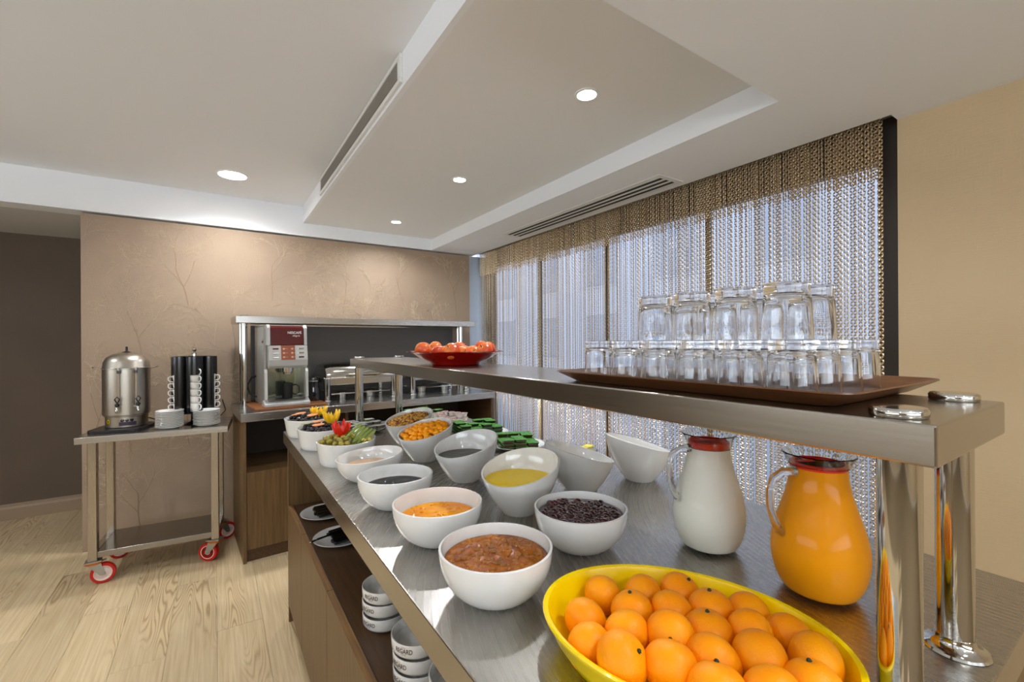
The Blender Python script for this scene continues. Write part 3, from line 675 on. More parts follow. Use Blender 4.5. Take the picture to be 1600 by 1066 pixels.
# ------------------------------------------------------------------ jugs
def jug(loc, rz, H, R, label, liq, liqm, fillh, liq_label, lcat):
    t = thing('glass_jug', label, 'jug', loc, rz, 'bulbous glass jugs with red lids')
    k = R / .073
    pr = [(.040, 0), (.050, .0015), (.060, .012), (.069, .032), (.0735, .058), (.0725, .080), (.067, .105), (.058, .132), (.0495, .160), (.0455, .182), (.0445, .196), (.0475, .208), (.0535, .217)]
    pr = [(r * k, z * H / .217) for r, z in pr]
    def smooth_pr(p):
        out = []
        for i in range(len(p) - 1):
            a, b, c, d = p[max(0, i - 1)], p[i], p[i + 1], p[min(len(p) - 1, i + 2)]
            for q in range(3):
                u = q / 3; out.append(tuple(.5 * (2 * b[w] + (c[w] - a[w]) * u + (2 * a[w] - 5 * b[w] + 4 * c[w] - d[w]) * u * u + (-a[w] + 3 * b[w] - 3 * c[w] + d[w]) * u ** 3) for w in (0, 1)))
        return out + [p[-1]]
    po = smooth_pr(pr); th = .0028
    inn = [(max(.001, r - th), max(z, .006)) for r, z in po][::-1]
    mb = B(); mb.lathe([(1e-5, 0)] + po + [(po[-1][0] - th / 2, po[-1][1] + .0012)] + inn + [(1e-5, .006)], 56)
    mb.v = [(x, y - (.010 * max(0, (z / H - .86) / .14) ** 2 * max(0, -y / R) * 2 if z > H * .86 else 0), z) for x, y, z in mb.v]
    mb.build('glass_body', THIN, t)
    nk = [(r, z) for r, z in po if z >= fillh * H - .004]; nb = B()
    nb.lathe([(r + .0004, z) for r, z in nk] + [(nk[-1][0] - .0012, H + .0014)] + [(r - .0024, z) for r, z in nk][::-1] + [(nk[0][0] + .0004, nk[0][1])], 56)
    nb.build('glass_neck', GLASS, t)
    hx = -pr[10][0]
    path = [(hx + .002, 0, H * .88), (hx - .020, 0, H * .875), (hx - .038, 0, H * .83), (hx - .045, 0, H * .74), (hx - .044, 0, H * .62), (hx - .036, 0, H * .52), (-pr[6][0] - .004, 0, H * .455), (-pr[6][0] + .004, 0, H * .44)]
    B().tube(path, [.009, .0075, .0068, .0064, .0064, .0066, .0075, .009], 14).build('handle', GLASS, t)
    lr = pr[10][0] - th - .0006
    lid = B(); lid.lathe([(lr, H * .885), (lr, H * .935), (lr - .004, H * .942), (lr - .004, H * .895), (1e-5, H * .895)], 40)
    lid.build('lid', REDP, t)
    fl_ = B(); fl_.prism([((lr - .002) * math.cos(a), (lr - .002) * math.sin(a)) for a in [PI * .12 + PI * .78 * q / 16 for q in range(17)]], 0, .003, Matrix.Translation((0, 0, H * .94)) @ Matrix.Rotation(-.22, 4, 'X'))
    fl_.build('lid_flap', REDP, t)
    li = B(); lp = [(max(.001, r - th - .0004), max(z, .0065)) for r, z in po if z < fillh * H]
    li.lathe([(1e-5, .0063)] + lp + [(1e-5, lp[-1][1])], 56)
    o = li.build(liq, liqm); o.location = loc; o.rotation_euler = (0, 0, rz); tag(o, liq_label, lcat)
    return t
HA = -YAW + math.radians(0)
jug((.884, .572, ZB), HA + .15, .243, .0745, 'glass jug of white milk with a red lid, farther of the two jugs', 'milk', mat('milk', (246, 240, 226), .5, spec=.2), .90, 'white milk filling the farther jug', 'milk')
jug((.886, .362, ZB), HA + .1, .243, .0765, 'glass jug of orange juice with a red lid, beside the posts', 'orange_juice', mat('orange_juice', (255, 160, 0), .5, spec=.2), .92, 'orange juice filling the nearer jug', 'juice')

# ------------------------------------------------------------------ glass tray and stacked tumblers
tz = st + .0008
TX0, TX1, TY0, TY1 = .655, .985, .245, .775
def rrect(x0, x1, y0, y1, r, n=6):
    out = []
    for cx, cy, a in ((x1 - r, y1 - r, 0), (x0 + r, y1 - r, PI / 2), (x0 + r, y0 + r, PI), (x1 - r, y0 + r, 1.5 * PI)):
        for q in range(n + 1): out.append((cx + r * math.cos(a + PI / 2 * q / n), cy + r * math.sin(a + PI / 2 * q / n)))
    return out
def tray_mesh(x0, x1, y0, y1, z, h, flare, th=.003, r=.02):
    lv = [(0, z, 0), (.0, z, 0), (flare, z + h, .01), (flare - .001, z + h + .002, .01), (-.001, z + th, 0)]
    rings = [rrect(x0 + .012 - f, x1 - .012 + f, y0 + .012 - f, y1 - .012 + f, r + q) for f, _, q in lv]
    vs = []; n = len(rings[0])
    for rg, (f, zz, q) in zip(rings, lv): vs += [(x, y, zz) for x, y in rg]
    fs = [tuple(range(n))[::-1]] + [(j * n + i, j * n + (i + 1) % n, (j + 1) * n + (i + 1) % n, (j + 1) * n + i) for j in range(1, 4) for i in range(n)] + [tuple(4 * n + i for i in range(n))]
    fs += [(i, (i + 1) % n, n + (i + 1) % n, n + i) for i in range(n)]
    return B().add(vs, fs)
o = tray_mesh(TX0, TX1, TY0, TY1, tz, .020, .034).build('glass_tray', TRAYW, smooth=True); tag(o, 'large brown wooden tray under the stacked glasses on the steel shelf', 'tray')
def tumbler_mesh():
    mb = B(); n = 40; H = .084
    # turned upside down: rim at z=0, thick base on top; soft facets on the lower part of the cup
    outer = [(.0345, 0.0), (.0345, .002), (.0338, .02), (.0325, .045), (.0312, .064), (.0306, .070), (.0310, .0735), (.0306, .0765), (.0312, .079), (.0308, .0835), (.029, .084)]
    inner = [(.0322, 0.0), (.0318, .02), (.0302, .045), (.0288, .060), (.026, .066), (.018, .069), (1e-5, .070)]
    vs = []; fs = []
    seq = [(1e-5, .0835)] + outer[::-1] + inner
    for r, z in seq:
        for i in range(n):
            a = 2 * PI * i / n; fac = 1
            if .004 < z < .07 and r > .024: fac = 1 - .022 * (abs(math.cos(a * 5)) ** .6) * min(1, (z - .002) / .02)
            vs.append((r * fac * math.cos(a), r * fac * math.sin(a), z))
    for j in range(len(seq) - 1):
        for i in range(n): fs.append((j * n + i, j * n + (i + 1) % n, (j + 1) * n + (i + 1) % n, (j + 1) * n + i))
    return mb.add(vs, fs)
tm = tumbler_mesh(); TB = None
gz = tz + .0035
rows = 6; cols_ = 4
yy0, dy, xx0, dx = .325, .0795, .712, .079
rown = ['nearest', 'second', 'third', 'fourth', 'fifth', 'farthest']; coln = ['front', 'second', 'third', 'back']
for c in range(cols_):
    for r in range(rows):
        y = yy0 + r * dy; x = xx0 + c * dx
        if TB is None: o = TB = tm.build('tumbler', TUMB)
        else: o = TB.copy(); C.objects.link(o)
        o.location = (x, y, gz); o.rotation_euler = (0, 0, random.uniform(0, 6))
        tag(o, f'upturned clear glass tumbler on the tray, {coln[c]} line, {rown[r]} from the posts', 'glass', 'upturned tumblers standing on the tray')
for c in range(2):
    for r in range(4):
        o = TB.copy(); C.objects.link(o); o.location = (xx0 + (c + .12) * dx - .01, yy0 + (r + .02) * dy + .005, gz + .0848); o.rotation_euler = (0, 0, random.uniform(0, 6))
        tag(o, f'upturned clear glass tumbler in the upper layer, {coln[c]} line, {rown[r]} from the posts', 'glass', 'upturned tumblers in the upper layer')

# ------------------------------------------------------------------ red plate with apples
rc = (.765, 1.545)
rp_ = B().lathe([(.001, 0), (.088, 0), (.094, .004), (.10, .012), (.135, .026), (.158, .043), (.168, .0485), (.183, .0495), (.185, .052), (.170, .0515), (.158, .047), (.132, .030), (.10, .018), (.001, .015)], 64).build('red_plate', REDC)
rp_.location = (rc[0], rc[1], st + .0006); tag(rp_, 'wide glossy red plate heaped with apples on the steel shelf', 'plate')
AM = mat('apple_skin', (198, 52, 26), .22, var=.6, col2=(236, 138, 56), vscale=9, coat=.3, stretch=(1, 1, .5))
def apple_mesh():
    pr = []
    for j in range(19):
        t = PI * j / 18; r = math.sin(t) * (1 + .06 * math.cos(t)); z = -math.cos(t)
        z += (-.24 * math.exp(-(r / .28) ** 2) if z > 0 else .14 * math.exp(-(r / .25) ** 2)); pr.append((max(r, 1e-5) * .0335, z * .029))
    return B().lathe(pr, 28)
ab = None; rnd = random.Random(5)
ap = [(0, 0, .040), (.066, .01, .038), (-.064, -.008, .038), (.03, .062, .038), (-.035, .06, .038), (.033, -.06, .038), (-.032, -.063, .038), (.12, .03, .052), (.112, -.045, .05), (-.122, .02, .052), (-.115, -.05, .051), (-.095, .085, .055), (.095, .09, .056), (.0, .123, .052), (.0, -.125, .05)]
aw = ['in the middle', 'right of the middle', 'left of the middle', 'behind the middle, right', 'behind the middle, left', 'in front of the middle, right', 'in front of the middle, left', 'at the right rim', 'right front', 'at the left rim', 'left front', 'left rear', 'right rear', 'at the rear rim', 'at the front rim']
for i, (x, y, z) in enumerate(ap):
    X_ = rc[0] + x * Rv.x + y * Fv.x; Y_ = rc[1] + x * Rv.y + y * Fv.y
    t = thing('apple', 'red and orange apple on the red plate, ' + aw[i], 'apple', (X_, Y_, st + .005 + z), 0, 'apples on the red plate')
    if ab is None: b_ = ab = apple_mesh().build('peel', AM, t); sb = B().tube([(0, 0, .018), (.001, 0, .028), (.003, .001, .036)], .0012, 6).build('stalk', mat('stalk', (60, 40, 20), .7), t)
    else:
        for q in (ab, sb): b_ = q.copy(); C.objects.link(b_); b_.parent = t
    t.rotation_euler = (rnd.uniform(-1.2, 1.2), rnd.uniform(-1.2, 1.2), rnd.uniform(0, 6))
    t.scale = (.93,) * 3

# ------------------------------------------------------------------ plates of portion packs
def plate(loc, R, label, name='plate', group=None, m=WHITEC):
    o = B().lathe([(.001, 0), (R * .55, 0), (R * .62, .002), (R * .85, .010), (R, .018), (R * 1.0, .0195), (R * .97, .0195), (R * .82, .0125), (R * .6, .005), (.001, .0045)], 56).build(name, m)
    o.location = loc; return tag(o, label, 'plate', group)
GP = 'white plates carrying portion packs'
packm = mat('pack_black', (22, 20, 16), .3)
def foil(name, c1, c2, vs): return mat(name, c1, .25, var=.5, col2=c2, vscale=vs, metal=.2)
FG = mat('foil_green', (96, 160, 60), .45, spec=.25, var=.5, col2=(10, 84, 26), vscale=70); FBk = mat('foil_blue', (20, 110, 215), .5, spec=.2, var=.5, col2=(244, 228, 90), vscale=38); FY = mat('foil_yellow', (250, 232, 30), .3, var=.5, col2=(214, 196, 50), vscale=60); FS = foil('foil_silver', (216, 208, 200), (170, 90, 80), 60)
def pack_proto(w, d, h, mbody, mlid, tp=.82):
    t = thing('portion_pack', 'x', 'jam pack')
    B().add([(-w * tp / 2, -d * tp / 2, 0), (w * tp / 2, -d * tp / 2, 0), (w * tp / 2, d * tp / 2, 0), (-w * tp / 2, d * tp / 2, 0), (-w / 2, -d / 2, h), (w / 2, -d / 2, h), (w / 2, d / 2, h), (-w / 2, d / 2, h)],
            [(0, 3, 2, 1), (4, 5, 6, 7), (0, 1, 5, 4), (1, 2, 6, 5), (2, 3, 7, 6), (3, 0, 4, 7)]).build('cup', mbody, t, smooth=False)
    B().prism(rrect(-w / 2 - .002, w / 2 + .002, -d / 2 - .002, d / 2 + .002, .005, 3), h, h + .001).build('foil_lid', mlid, t, smooth=False)
    return t
def packs(c, zb, nx, ny, nz, w, d, h, proto, label, group, seed, rz0, drop=.0, name='portion_pack', cat='jam pack', jit=.08):
    rnd = random.Random(seed); used = False; ca, sa = math.cos(rz0), math.sin(rz0); n = 0
    for k in range(nz):
        for i in range(nx):
            for j in range(ny):
                if k == nz - 1 and rnd.random() < drop: continue
                x = (i - (nx - 1) / 2) * (w + .006) + rnd.uniform(-.002, .002); y = (j - (ny - 1) / 2) * (d + .006) + rnd.uniform(-.002, .002)
                p = (c[0] + x * ca - y * sa, c[1] + x * sa + y * ca, zb + k * (h + .0016)); n += 1
                lb = label + ', ' + (('lowest', 'second', 'third', 'top')[k] if nz - 1 != k else 'top') + ' layer, ' + ('left', 'left of middle', 'middle', 'right of middle', 'right')[min(4, i * 5 // nx)] + ' column, ' + ('front', 'second', 'third', 'back')[j] + ' row'
                if not used: proto.location = p; proto.rotation_euler = (0, 0, rz0 + rnd.uniform(-jit, jit)); proto['label'] = lb; proto['group'] = group; proto['category'] = cat; proto.name = name; used = True
                else: dup(proto, p, rz0 + rnd.uniform(-jit, jit), lb, group)
    return n
# two green plates
plate((1.045, 1.545, ZB), .115, 'white plate of green jam packs, nearest one, beside the yellow sauce bowl', group=GP)
packs((1.045, 1.55), ZB + .0062, 3, 4, 3, .045, .036, .013, pack_proto(.045, .036, .013, mat('pack_brown', (60, 34, 14), .3), FG), 'green-lidded pack on the nearest packs plate', 'green-lidded jam packs on the nearest plate', 2, -.35, .35)
plate((1.055, 1.85, ZB), .12, 'white plate of green-lidded packs, in the middle of the three green piles', group=GP)
packs((1.035, 1.87), ZB + .0062, 4, 4, 4, .045, .036, .012, pack_proto(.045, .036, .012, packm, FG), 'green-lidded pack on the middle packs plate', 'green-lidded packs on the middle plate', 3, -.15, .3)
# cream cups
plate((.985, 2.12, ZB), .125, 'white plate of small cream cups by the island end', group=GP)
def cup_proto():
    t = thing('cream_cup', 'x', 'cream cup')
    B().lathe([(.001, 0), (.0125, 0), (.016, .017), (.0185, .018), (.0185, .019), (.001, .0192)], 20).build('cup', mat('cream_plastic', (232, 228, 218), .35), t)
    B().lathe([(.001, .0195), (.0178, .0195), (.0178, .0202), (.001, .0205)], 20).build('foil_lid', FS, t); return t
packs((.985, 2.12), ZB + .0062, 5, 4, 3, .036, .036, .0195, cup_proto(), 'white cream cup in the pile', 'cream cups piled on a plate', 4, .5, .45, name='cream_cup', cat='cream cup')
plate((.97, 2.37, ZB), .11, 'white plate of green packs at the far end of the island', group=GP)
packs((.97, 2.37), ZB + .0062, 3, 4, 4, .045, .036, .013, pack_proto(.045, .036, .013, packm, FG), 'green-lidded pack on the farthest plate', 'green-lidded packs at the far end', 6, .3, .3)
plate((.60, 2.27, ZB), .12, 'white plate of blue and yellow butter packs by the far posts', group=GP)
packs((.60, 2.27), ZB + .0062, 4, 4, 3, .042, .036, .012, pack_proto(.042, .036, .012, mat('pack_grey', (120, 104, 96), .35), FBk), 'blue and yellow butter pack', 'blue and yellow butter packs', 7, .15, .2, cat='butter pack')
# glass dish with yellow packs
gd = B().lathe([(.001, 0), (.045, 0), (.05, .004), (.062, .04), (.0625, .042), (.0595, .042), (.047, .007), (.001, .005)], 40).build('glass_bowl', GLASS); gd.location = (1.12, 1.235, ZB)
tag(gd, 'small clear glass bowl of yellow packs behind the white slanting bowl', 'bowl')
packs((1.12, 1.235), ZB + .0075, 2, 2, 4, .032, .028, .011, pack_proto(.032, .028, .011, mat('pack_pale', (220, 214, 180), .3), FY), 'yellow-lidded pack in the glass bowl', 'yellow-lidded packs in the glass bowl', 9, .3, .2, cat='butter pack', jit=.4)

# ------------------------------------------------------------------ bowls and plates on the lower shelf
def logo_bowl_mesh():
    return B().lathe([(.001, 0), (.040, 0), (.047, .002), (.058, .011), (.0615, .018), (.0620, .0405), (.0615, .042), (.0595, .042), (.0590, .018), (.05, .008), (.001, .005)], 48)
INK = mat('print_brown', (70, 52, 44), .5); INKG = mat('print_gold', (176, 140, 80), .5)
def logo_bowl(loc, rz, label):
    t = thing('logo_bowl', label, 'bowl', loc, rz, 'stacked white bowls with a printed name on the lower shelf')
    logo_bowl_mesh().build('cup', WHITEC, t)
    text_mesh('lettering', 'REGARD', .0145, INK, t, Matrix.Translation((0, 0, .0285)), .0624, .0002, .8)
    text_mesh('lettering_small', 'HOTEL', .0045, INK, t, Matrix.Translation((0, 0, .0212)), .0624)
    c = B()
    for a in (-.065, 0, .065):
        for s_ in (-1, 1):
            x = math.sin(a + s_ * .018) * .0625; y = -math.cos(a + s_ * .018) * .0625; x2 = math.sin(a) * .0625; y2 = -math.cos(a) * .0625
            c.add([(x, y, .0355), (x2, y2, .0355), (x2, y2, .0395 + (.001 if a == 0 else 0))], [(0, 1, 2)])
    c.build('crown', INKG, t, smooth=False)
    return t
SZ = SH + .0005
lb0 = None
for s_, (x, y, n, nm) in enumerate(((.395, 1.25, 3, 'left'), (.395, 1.0, 3, 'middle'), (.395, .785, 4, 'right'))):
    for i in range(n):
        lab = f'white bowl printed REGARD, {["lowest", "second", "third", "fourth"][i]} in the {nm} stack on the lower shelf'
        p = (x + random.uniform(-.002, .002), y + random.uniform(-.002, .002), SZ + i * .0365); rz = math.radians(-62 + random.uniform(-14, 14))
        if lb0 is None: lb0 = logo_bowl(p, rz, lab)
        else: dup(lb0, p, rz, lab)
plate((.415, 2.18, SZ), .105, 'white plate of black-handled knives on the lower shelf, farther one', group='plates on the lower shelf')
plate((.415, 1.87, SZ), .105, 'white plate of black-handled knives on the lower shelf, nearer one', group='plates on the lower shelf')
kp = thing('table_knife', 'x', 'knife')
B().box(-.055, .06, -.0085, .0085, 0, .012).build('handle', BLACKP, kp, smooth=False, bevel=.003)
B().prism([(-.155, 0), (-.15, -.008), (-.055, -.007), (-.055, .007), (-.15, .006)], .004, .006).build('blade', CHROME, kp, smooth=False)
first = True; rnd = random.Random(6)
for c, wd, rzb in (((.43, 2.18), 'farther', PI + .1), ((.43, 1.87), 'nearer', PI + .25)):
    for i in range(7):
        o = kp if first else dup(kp, (0, 0, 0)); first = False
        o.location = (c[0] + rnd.uniform(-.008, .008), c[1] - .055 + i * .0185, SZ + .0165 + (i % 2) * .001); o.rotation_euler = (0, 0, rzb + rnd.uniform(-.05, .05))
        tag(o, f'black-handled knife on the {wd} lower-shelf plate, {["nearest the viewer", "second", "third", "fourth", "fifth", "sixth", "farthest from the viewer"][i]} in the row', 'knife', f'black-handled knives on the {wd} plate')
sv = thing('serving_spoon', 'steel-tipped dark serving spoon jutting over the nearer knife plate', 'spoon', (.35, 1.86, SZ + .031), .35)
B().tube([(-.03, 0, .001), (.03, 0, .0), (.1, 0, .001)], .004, 8).build('handle', BLACKP, sv)
B().ball((-.045, 0, 0), (.018, .007, .003), 14, 8).build('tip', CHROME, sv)

# ================================================================== BACK COUNTER (turned 3.5 degrees)
BC = Matrix.Translation((.124, 3.144, 0)) @ Matrix.Rotation(math.radians(3.4), 4, 'Z'); BA = math.radians(3.4)
def bl(x, y, z=0): p = BC @ Vector((x, y, z)); return (p.x, p.y, p.z)
BH = .915; BW = 1.86; BD = .60
o = B().box(0, BW, 0, BD, BH - .052, BH).build('back_worktop', STEEL, smooth=False, bevel=.0025); o.matrix_world = BC; tag(o, 'steel worktop of the rear counter under the coffee machine', 'worktop')
bc = thing('rear_cabinet', 'wooden cabinet with open niche and door under the rear steel worktop', 'cabinet', bl(0, 0), BA)
B().box(.012, .03, .02, BD, 0, BH - .053).build('side_panel', WOODL, bc, smooth=False)
B().box(BW - .03, BW - .012, .02, BD, 0, BH - .053).build('side_panel', WOODD, bc, smooth=False)
B().box(.03, BW - .03, BD - .018, BD, 0, BH - .053).build('back_panel', mat('niche_back', (60, 46, 36), .6), bc, smooth=False)
B().box(.03, BW - .03, .05, BD - .02, .53, .548).build('niche_floor', WOODL, bc, smooth=False)
for i, a in enumerate((.032, .64, 1.25)):
    b_ = (.636, 1.246, BW - .032)[i]
    B().box(a, b_, .03, .05, .075, .548).build('door', WOODL, bc, smooth=False, bevel=.001)
for a in (.64, 1.25): B().box(a - .009, a + .009, .05, BD - .02, .548, BH - .053).build('divider', WOODD, bc, smooth=False)
B().box(.03, BW - .03, .045, .06, 0, .07).build('plinth', WOODD, bc, smooth=False)
# rear over-shelf
ro = thing('rear_over_shelf', 'steel shelf on round posts above the rear counter', 'shelf', bl(0, 0), BA)
B().box(.01, BW + .03, .36, .68, 1.478, 1.526).build('shelf_board', STEEL, ro, smooth=False, bevel=.002)
for x, y in ((.065, .42), (.065, .575), (BW - .09, .42), (BW + .0 - .03, .575)):
    B().cyl(x, y, BH + .0005, 1.4775, .0185, 24).build('post', CHROME, ro)
    B().lathe([(.024, 1.5263), (.024, 1.532), (.02, 1.536), (1e-5, 1.5365)], 24, (x, y, 0)).build('cap', CHROME, ro)
# back splash dark steel behind counter
o = B().box(.13, BW - .04, BD + .06, BD + .064, BH - .1, 1.47).build('splash_panel', mat('grey_panel', (92, 88, 84), .4, .3), smooth=False); o.matrix_world = BC; tag(o, 'dark grey splash panel behind the rear counter', 'panel')

# board and coffee machine
o = B().box(0, .44, -.02, .40, 0, .014).build('wooden_board', BOARDW, smooth=False, bevel=.003); o.location = bl(.085, .095, BH + .0005); o.rotation_euler = (0, 0, BA + .05); tag(o, 'orange-brown wooden board under the coffee machine', 'board')
cm = thing('coffee_machine', 'silver coffee machine with a dark red top panel and drink buttons', 'coffee machine', (.262, 3.275, BH + .0155), math.radians(5))
SILV = mat('silver_plastic', (196, 194, 190), .28, .35); SILD = mat('silver_dark', (150, 146, 138), .3, .35); MAR = mat('maroon_panel', (86, 10, 16), .1, coat=.8); MENU = mat('menu_card', (150, 78, 52), .4)
w = .262; Hc = .53
# body sides: two shells leaving the dispensing bay open
body = B().box(0, .018, .03, .36, .0, Hc - .01).box(w - .018, w, .03, .36, 0, Hc - .01).box(.018, w - .018, .16, .36, .0, Hc - .01).box(.018, w - .018, .03, .16, .255, Hc - .01).box(.0, w, .04, .36, Hc - .01, Hc)
body.build('housing', SILD, cm, smooth=False, bevel=.004)
B().prism([(-.03, 0), (.06, 0), (.06, .035), (.02, .042), (-.03, .018)], -.006, w + .006, Matrix(((0, 0, 1, 0), (1, 0, 0, 0), (0, 1, 0, 0), (0, 0, 0, 1)))).build('drip_base', SILV, cm, smooth=False, bevel=.003)
B().prism([(-.01, .052), (.0, .22), (.012, .24), (.03, .24), (.03, .035), (.01, .035)], 0, .016, Matrix(((0, 0, 1, 0), (1, 0, 0, 0), (0, 1, 0, 0), (0, 0, 0, 1)))).build('side_cheek', SILV, cm, smooth=False)
B().prism([(-.01, .052), (.0, .22), (.012, .24), (.03, .24), (.03, .035), (.01, .035)], w - .016, w, Matrix(((0, 0, 1, 0), (1, 0, 0, 0), (0, 1, 0, 0), (0, 0, 0, 1)))).build('side_cheek', SILV, cm, smooth=False)
PX = Matrix(((0, 0, 1, 0), (1, 0, 0, 0), (0, 1, 0, 0), (0, 0, 0, 1)))
B().prism([(.03, .245), (.005, .245), (-.016, .262), (-.022, .30), (-.008, .395), (.03, .395)], .022, w - .006, PX).build('control_panel', SILV, cm, smooth=False, bevel=.003)
B().prism([(.03, .396), (-.006, .396), (.004, Hc - .022), (.02, Hc - .006), (.03, Hc - .006)], .034, w - .028, PX).build('maroon_panel', MAR, cm, smooth=False, bevel=.004)
for x0_ in (.014, w - .026):
    B().prism([(.03, .396), (-.012, .396), (-.006, Hc - .02), (.015, Hc + .002), (.03, Hc + .002)], x0_, x0_ + .018, PX).build('corner_trim', SILV, cm, smooth=False, bevel=.002)
B().prism([(-.0225, .300), (-.0245, .300), (-.0105, .395), (-.0085, .395)], .094, .178, PX).build('menu_card', MENU, cm, smooth=False)
card = B()
for j in range(3):
    for s_ in (0, 1):
        z = .318 + j * .027; x = .104 + s_ * .050; y = -.0245 + (z - .300) * .0147 / .1 * 1.0 - .0006
        card.box(x, x + .012, y - .0004, y, z - .005, z + .005).box(x + .015, x + .03 - s_ * .006, y - .0004, y, z - .001, z + .001)
card.build('menu_print', mat('menu_print', (226, 190, 150), .5), cm, smooth=False)
for j in range(3):
    for x in (.044, .196):
        z = .318 + j * .028; y = -.022 + (z - .300) * .147
        bt = B().box(x, x + .036, y - .006, y + .004, z - .006, z + .0045).build('button', CHROME, cm, smooth=False, bevel=.002)
yy = .0005
text_mesh('brand_lettering', 'NESCAFÉ', .021, mat('white_print', (236, 232, 228), .4), cm, Matrix.Translation((.178, -.0035, .478)), None, .0004)
text_mesh('script_lettering', 'Alegria', .016, mat('white_print'), cm, Matrix.Translation((.188, -.0055, .458)) @ Matrix(((1, 0, .3, 0), (0, 1, 0, 0), (0, 0, 1, 0), (0, 0, 0, 1))), None)
B().lathe([(.034, 0), (.034, -.045), (.026, -.05), (.026, -.058)], 24, (.142, .04, .262)).build('spout', CHROME, cm)
B().box(.02, w - .018, .152, .158, .05, .245).build('bay_mirror', mat('bay_back', (170, 172, 150), .12, .9), cm, smooth=False)
B().box(.022, w - .02, -.018, .13, .038, .042).build('drip_grate', SATIN, cm, smooth=False)
B().ball((-.004, .05, .425), (.006, .014, .014), 14, 8).build('lock_knob', CHROME, cm)
B().tube([(-.002, .28, .04), (-.04, .30, .06), (-.055, .30, .12), (-.03, .31, .17), (0, .32, .18)], .006, 8).build('hose', BLACKM, cm)
mg = thing('coffee_mug', 'black mug with a ring handle under the coffee machine spout', 'mug', (0, 0, 0)); mg.location = cm.matrix_basis @ Vector((.142, .045, .0425))
mg.location = (.262 + .142 * math.cos(math.radians(5)) - .045 * math.sin(math.radians(5)), 3.275 + .142 * math.sin(math.radians(5)) + .045 * math.cos(math.radians(5)), BH + .0155 + .0425)
B().lathe([(.001, 0), (.030, 0), (.032, .004), (.033, .10), (.030, .10), (.029, .006), (.001, .005)], 28).build('cup', BLACKM, mg)
B().tube([(.03, 0, .085), (.055, 0, .088), (.072, 0, .07), (.072, 0, .04), (.058, 0, .022), (.03, 0, .025)], .0045, 8).build('handle', BLACKP, mg)
# dark pot right of machine
pt_ = thing('glass_carafe', 'dark glass carafe standing between coffee machine and chafing dish', 'carafe', bl(.475, .28, BH + .0005))
B().lathe([(.001, 0), (.04, 0), (.044, .01), (.042, .09), (.034, .14), (.036, .15), (.033, .15), (.031, .14), (.039, .09), (.041, .012), (.001, .006)], 28).build('body', mat('smoked_glass', (24, 22, 22), .05, coat=.6), pt_)
B().lathe([(.037, .15), (.037, .158), (.01, .166), (.008, .175), (1e-5, .177)], 24).build('lid', CHROME, pt_)

# chafing dishes
def chafer(loc, rz, label, L=.56, D=.36):
    t = thing('chafing_dish', label, 'chafing dish', loc, rz, 'steel roll-top chafing dishes on the rear counter')
    for x, y in ((.028, .03), (L - .028, .03), (.028, D - .03), (L - .028, D - .03)):
        B().lathe([(.001, 0), (.028, 0), (.028, .006), (.024, .012), (.021, .014), (.023, .12), (.025, .165), (.020, .17), (1e-5, .171)], 24, (x, y, 0)).build('leg', CHROME, t)
    B().box(.0, L, .0, D, .163, .172).box(.05, L - .05, .02, D - .02, .115, .163).build('water_pan', SATIN, t, smooth=False, bevel=.003)
    n = 12; vs = []; fs = []
    for s_, q in enumerate((0.0, .02, .06, L - .06 - .04, L - .02 - .04, L - .04)):
        k_ = (.86, .96, 1, 1, .96, .86)[s_]
        for i in range(n + 1):
            a = PI * i / n; vs.append((.02 + q, D / 2 - (D / 2 - .012) * math.cos(a) * (.97 + .03 * k_), .173 + .105 * k_ * math.sin(a) ** .7 if 0 < i < n else .173))
    for j in range(5):
        for i in range(n): fs.append((j * (n + 1) + i, j * (n + 1) + i + 1, (j + 1) * (n + 1) + i + 1, (j + 1) * (n + 1) + i))
    fs.append(tuple(range(n + 1))); fs.append(tuple(5 * (n + 1) + i for i in range(n + 1)))
    B().add(vs, fs).build('roll_top', CHROME, t)
    B().tube([(L * .3, -.004, .185), (L * .3, -.03, .19), (L * .7, -.03, .19), (L * .7, -.004, .185)], .006, 8).build('lid_handle', CHROME, t)
    B().tube([(.06, .03, .05), (L - .06, .03, .05), (L - .06, D - .03, .05), (.06, D - .03, .05)], .004, 6, closed=True).build('stretcher', CHROME, t)
    for x in (.17, L - .17): B().lathe([(.001, .0), (.04, 0), (.042, .045), (.03, .05), (.001, .05)], 20, (x, D / 2, .002)).build('fuel_cup', SATIN, t)
    return t
c1 = chafer(bl(.535, .235, BH + .0005), BA, 'steel roll-top chafing dish beside the coffee machine')
dup(c1, bl(1.20, .235, BH + .0005), BA, 'second steel chafing dish, half hidden behind the island shelf')

